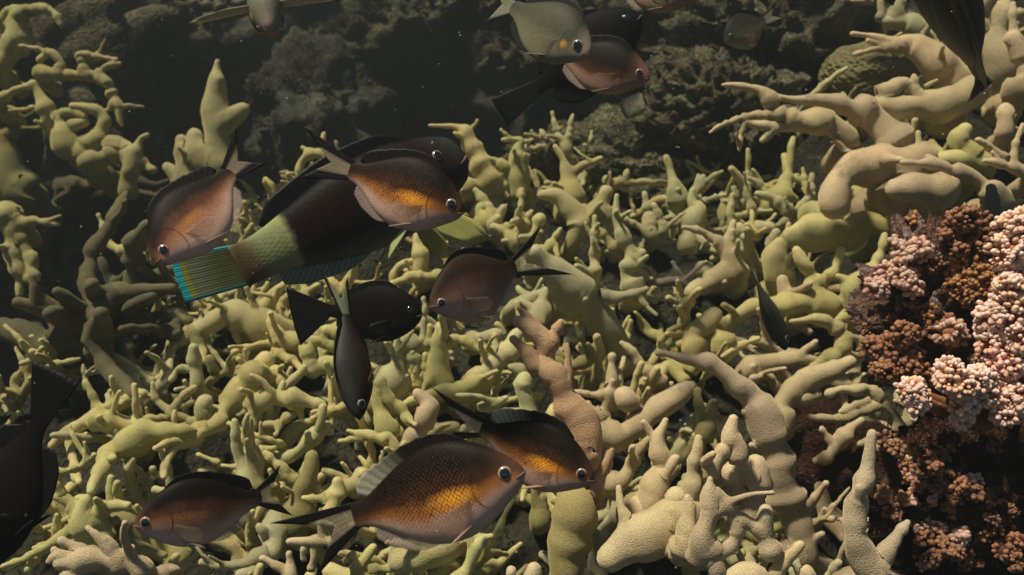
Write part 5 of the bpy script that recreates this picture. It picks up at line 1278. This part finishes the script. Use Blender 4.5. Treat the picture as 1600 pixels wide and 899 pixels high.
# honeycomb coral: a dome with pits
V0, F0 = ICO[6]
g = np.arange(900) + .5
ph = np.arccos(1 - 2 * g / 900); tt = math.pi * (1 + 5 ** .5) * g
fp = np.stack([np.cos(tt) * np.sin(ph), np.sin(tt) * np.sin(ph), np.cos(ph)], 1) + np.random.default_rng(3).normal(0, .018, (900, 3))
dist = np.concatenate([np.sqrt(((V0[a:a + 3000, None] - fp[None]) ** 2).sum(2)).min(1) for a in range(0, len(V0), 3000)])
dome = V0 * (1 + .12 * fbm(V0 * 1.5, 2, 8) - .06 * smoothstep(.07, .02, dist))[:, None] * np.array((.085, .07, .055))
hr = empty('honeycomb_coral', at(1362, 118, 1.44))
tag(hr, 'olive honeycomb coral dome pitted with cells under the reaching tan hand', 'coral')
mh = NT('honeycomb_skin')
_n = mh.noise(mh.obj(), 60, 3)
mesh_obj('coral_head', dome, F0, mh.finish(mh.mix(_n, (.10, .09, .04), (.24, .21, .10)), .85, None, .15), hr)

# turf and rubble on the ground between the corals
r3 = np.random.default_rng(31)
n = 14000
X = r3.uniform(-1.2, 1.2, n); Y = r3.uniform(.5, 1.9, n)
sv = BVHTree.FromObject(seabed, bpy.context.evaluated_depsgraph_get())
pp = []
for x, y in zip(X, Y):
    h = sv.ray_cast(Vector((x, y, 2)), Vector((0, 0, -1)))
    if h[0] is not None: pp.append((h[0][:], h[1][:]))
pts = np.array([a for a, b in pp]); nn = np.array([b for a, b in pp])
keep = fbm(pts * 8, 2, 40) > -.1
add_tufts(pts[keep], nn[keep], .009, (.075, .068, .035), seabed, r3)

# drifting specks in the water
V0, F0 = ICO[1]
Vs, Fs = [], []
for k in range(420):
    d = r3.uniform(.34, 1.7)
    p = at(r3.uniform(-60, 1660), r3.uniform(-40, 940), d)
    s = .00020 * r3.uniform(.6, 1.5) * (1.0 + d) * (2.0 if r3.random() < .05 else 1)
    Vs.append(p + V0 * s * r3.uniform(.6, 1.4, 3)); Fs.append(F0 + k * len(V0))
sp = mesh_obj('drifting_specks', np.concatenate(Vs), np.concatenate(Fs), simple_mat('speck', (.55, .54, .48), .9, .1))
tag(sp, 'tiny pale specks of plankton drifting in the water', 'plankton', kind='stuff')

# the murky water itself
x0, x1, y0, y1, z0, z1 = -5.2, 5.2, -1.2, 5.4, -2.4, 1.55
hv = [(x, y, z) for z in (z0, z1) for y in (y0, y1) for x in (x0, x1)]
hf = [(0, 2, 3, 1), (4, 5, 7, 6), (0, 1, 5, 4), (2, 6, 7, 3), (0, 4, 6, 2), (1, 3, 7, 5)]
hm = bpy.data.materials.new('murky_water')
hm.use_nodes = True
ht = hm.node_tree
ht.nodes.remove(ht.nodes['Principled BSDF'])
pv = ht.nodes.new('ShaderNodeVolumePrincipled')
pv.inputs['Color'].default_value = (.036, .042, .041, 1)
pv.inputs['Absorption Color'].default_value = (.03, .03, .02, 1)
pv.inputs['Density'].default_value = .52
pv.inputs['Anisotropy'].default_value = .2
ht.links.new(pv.outputs[0], ht.nodes['Material Output'].inputs['Volume'])
hz = mesh_obj('haze', hv, hf, hm, smooth=False)
tag(hz, 'murky water dimming everything far away', 'haze', kind='stuff')
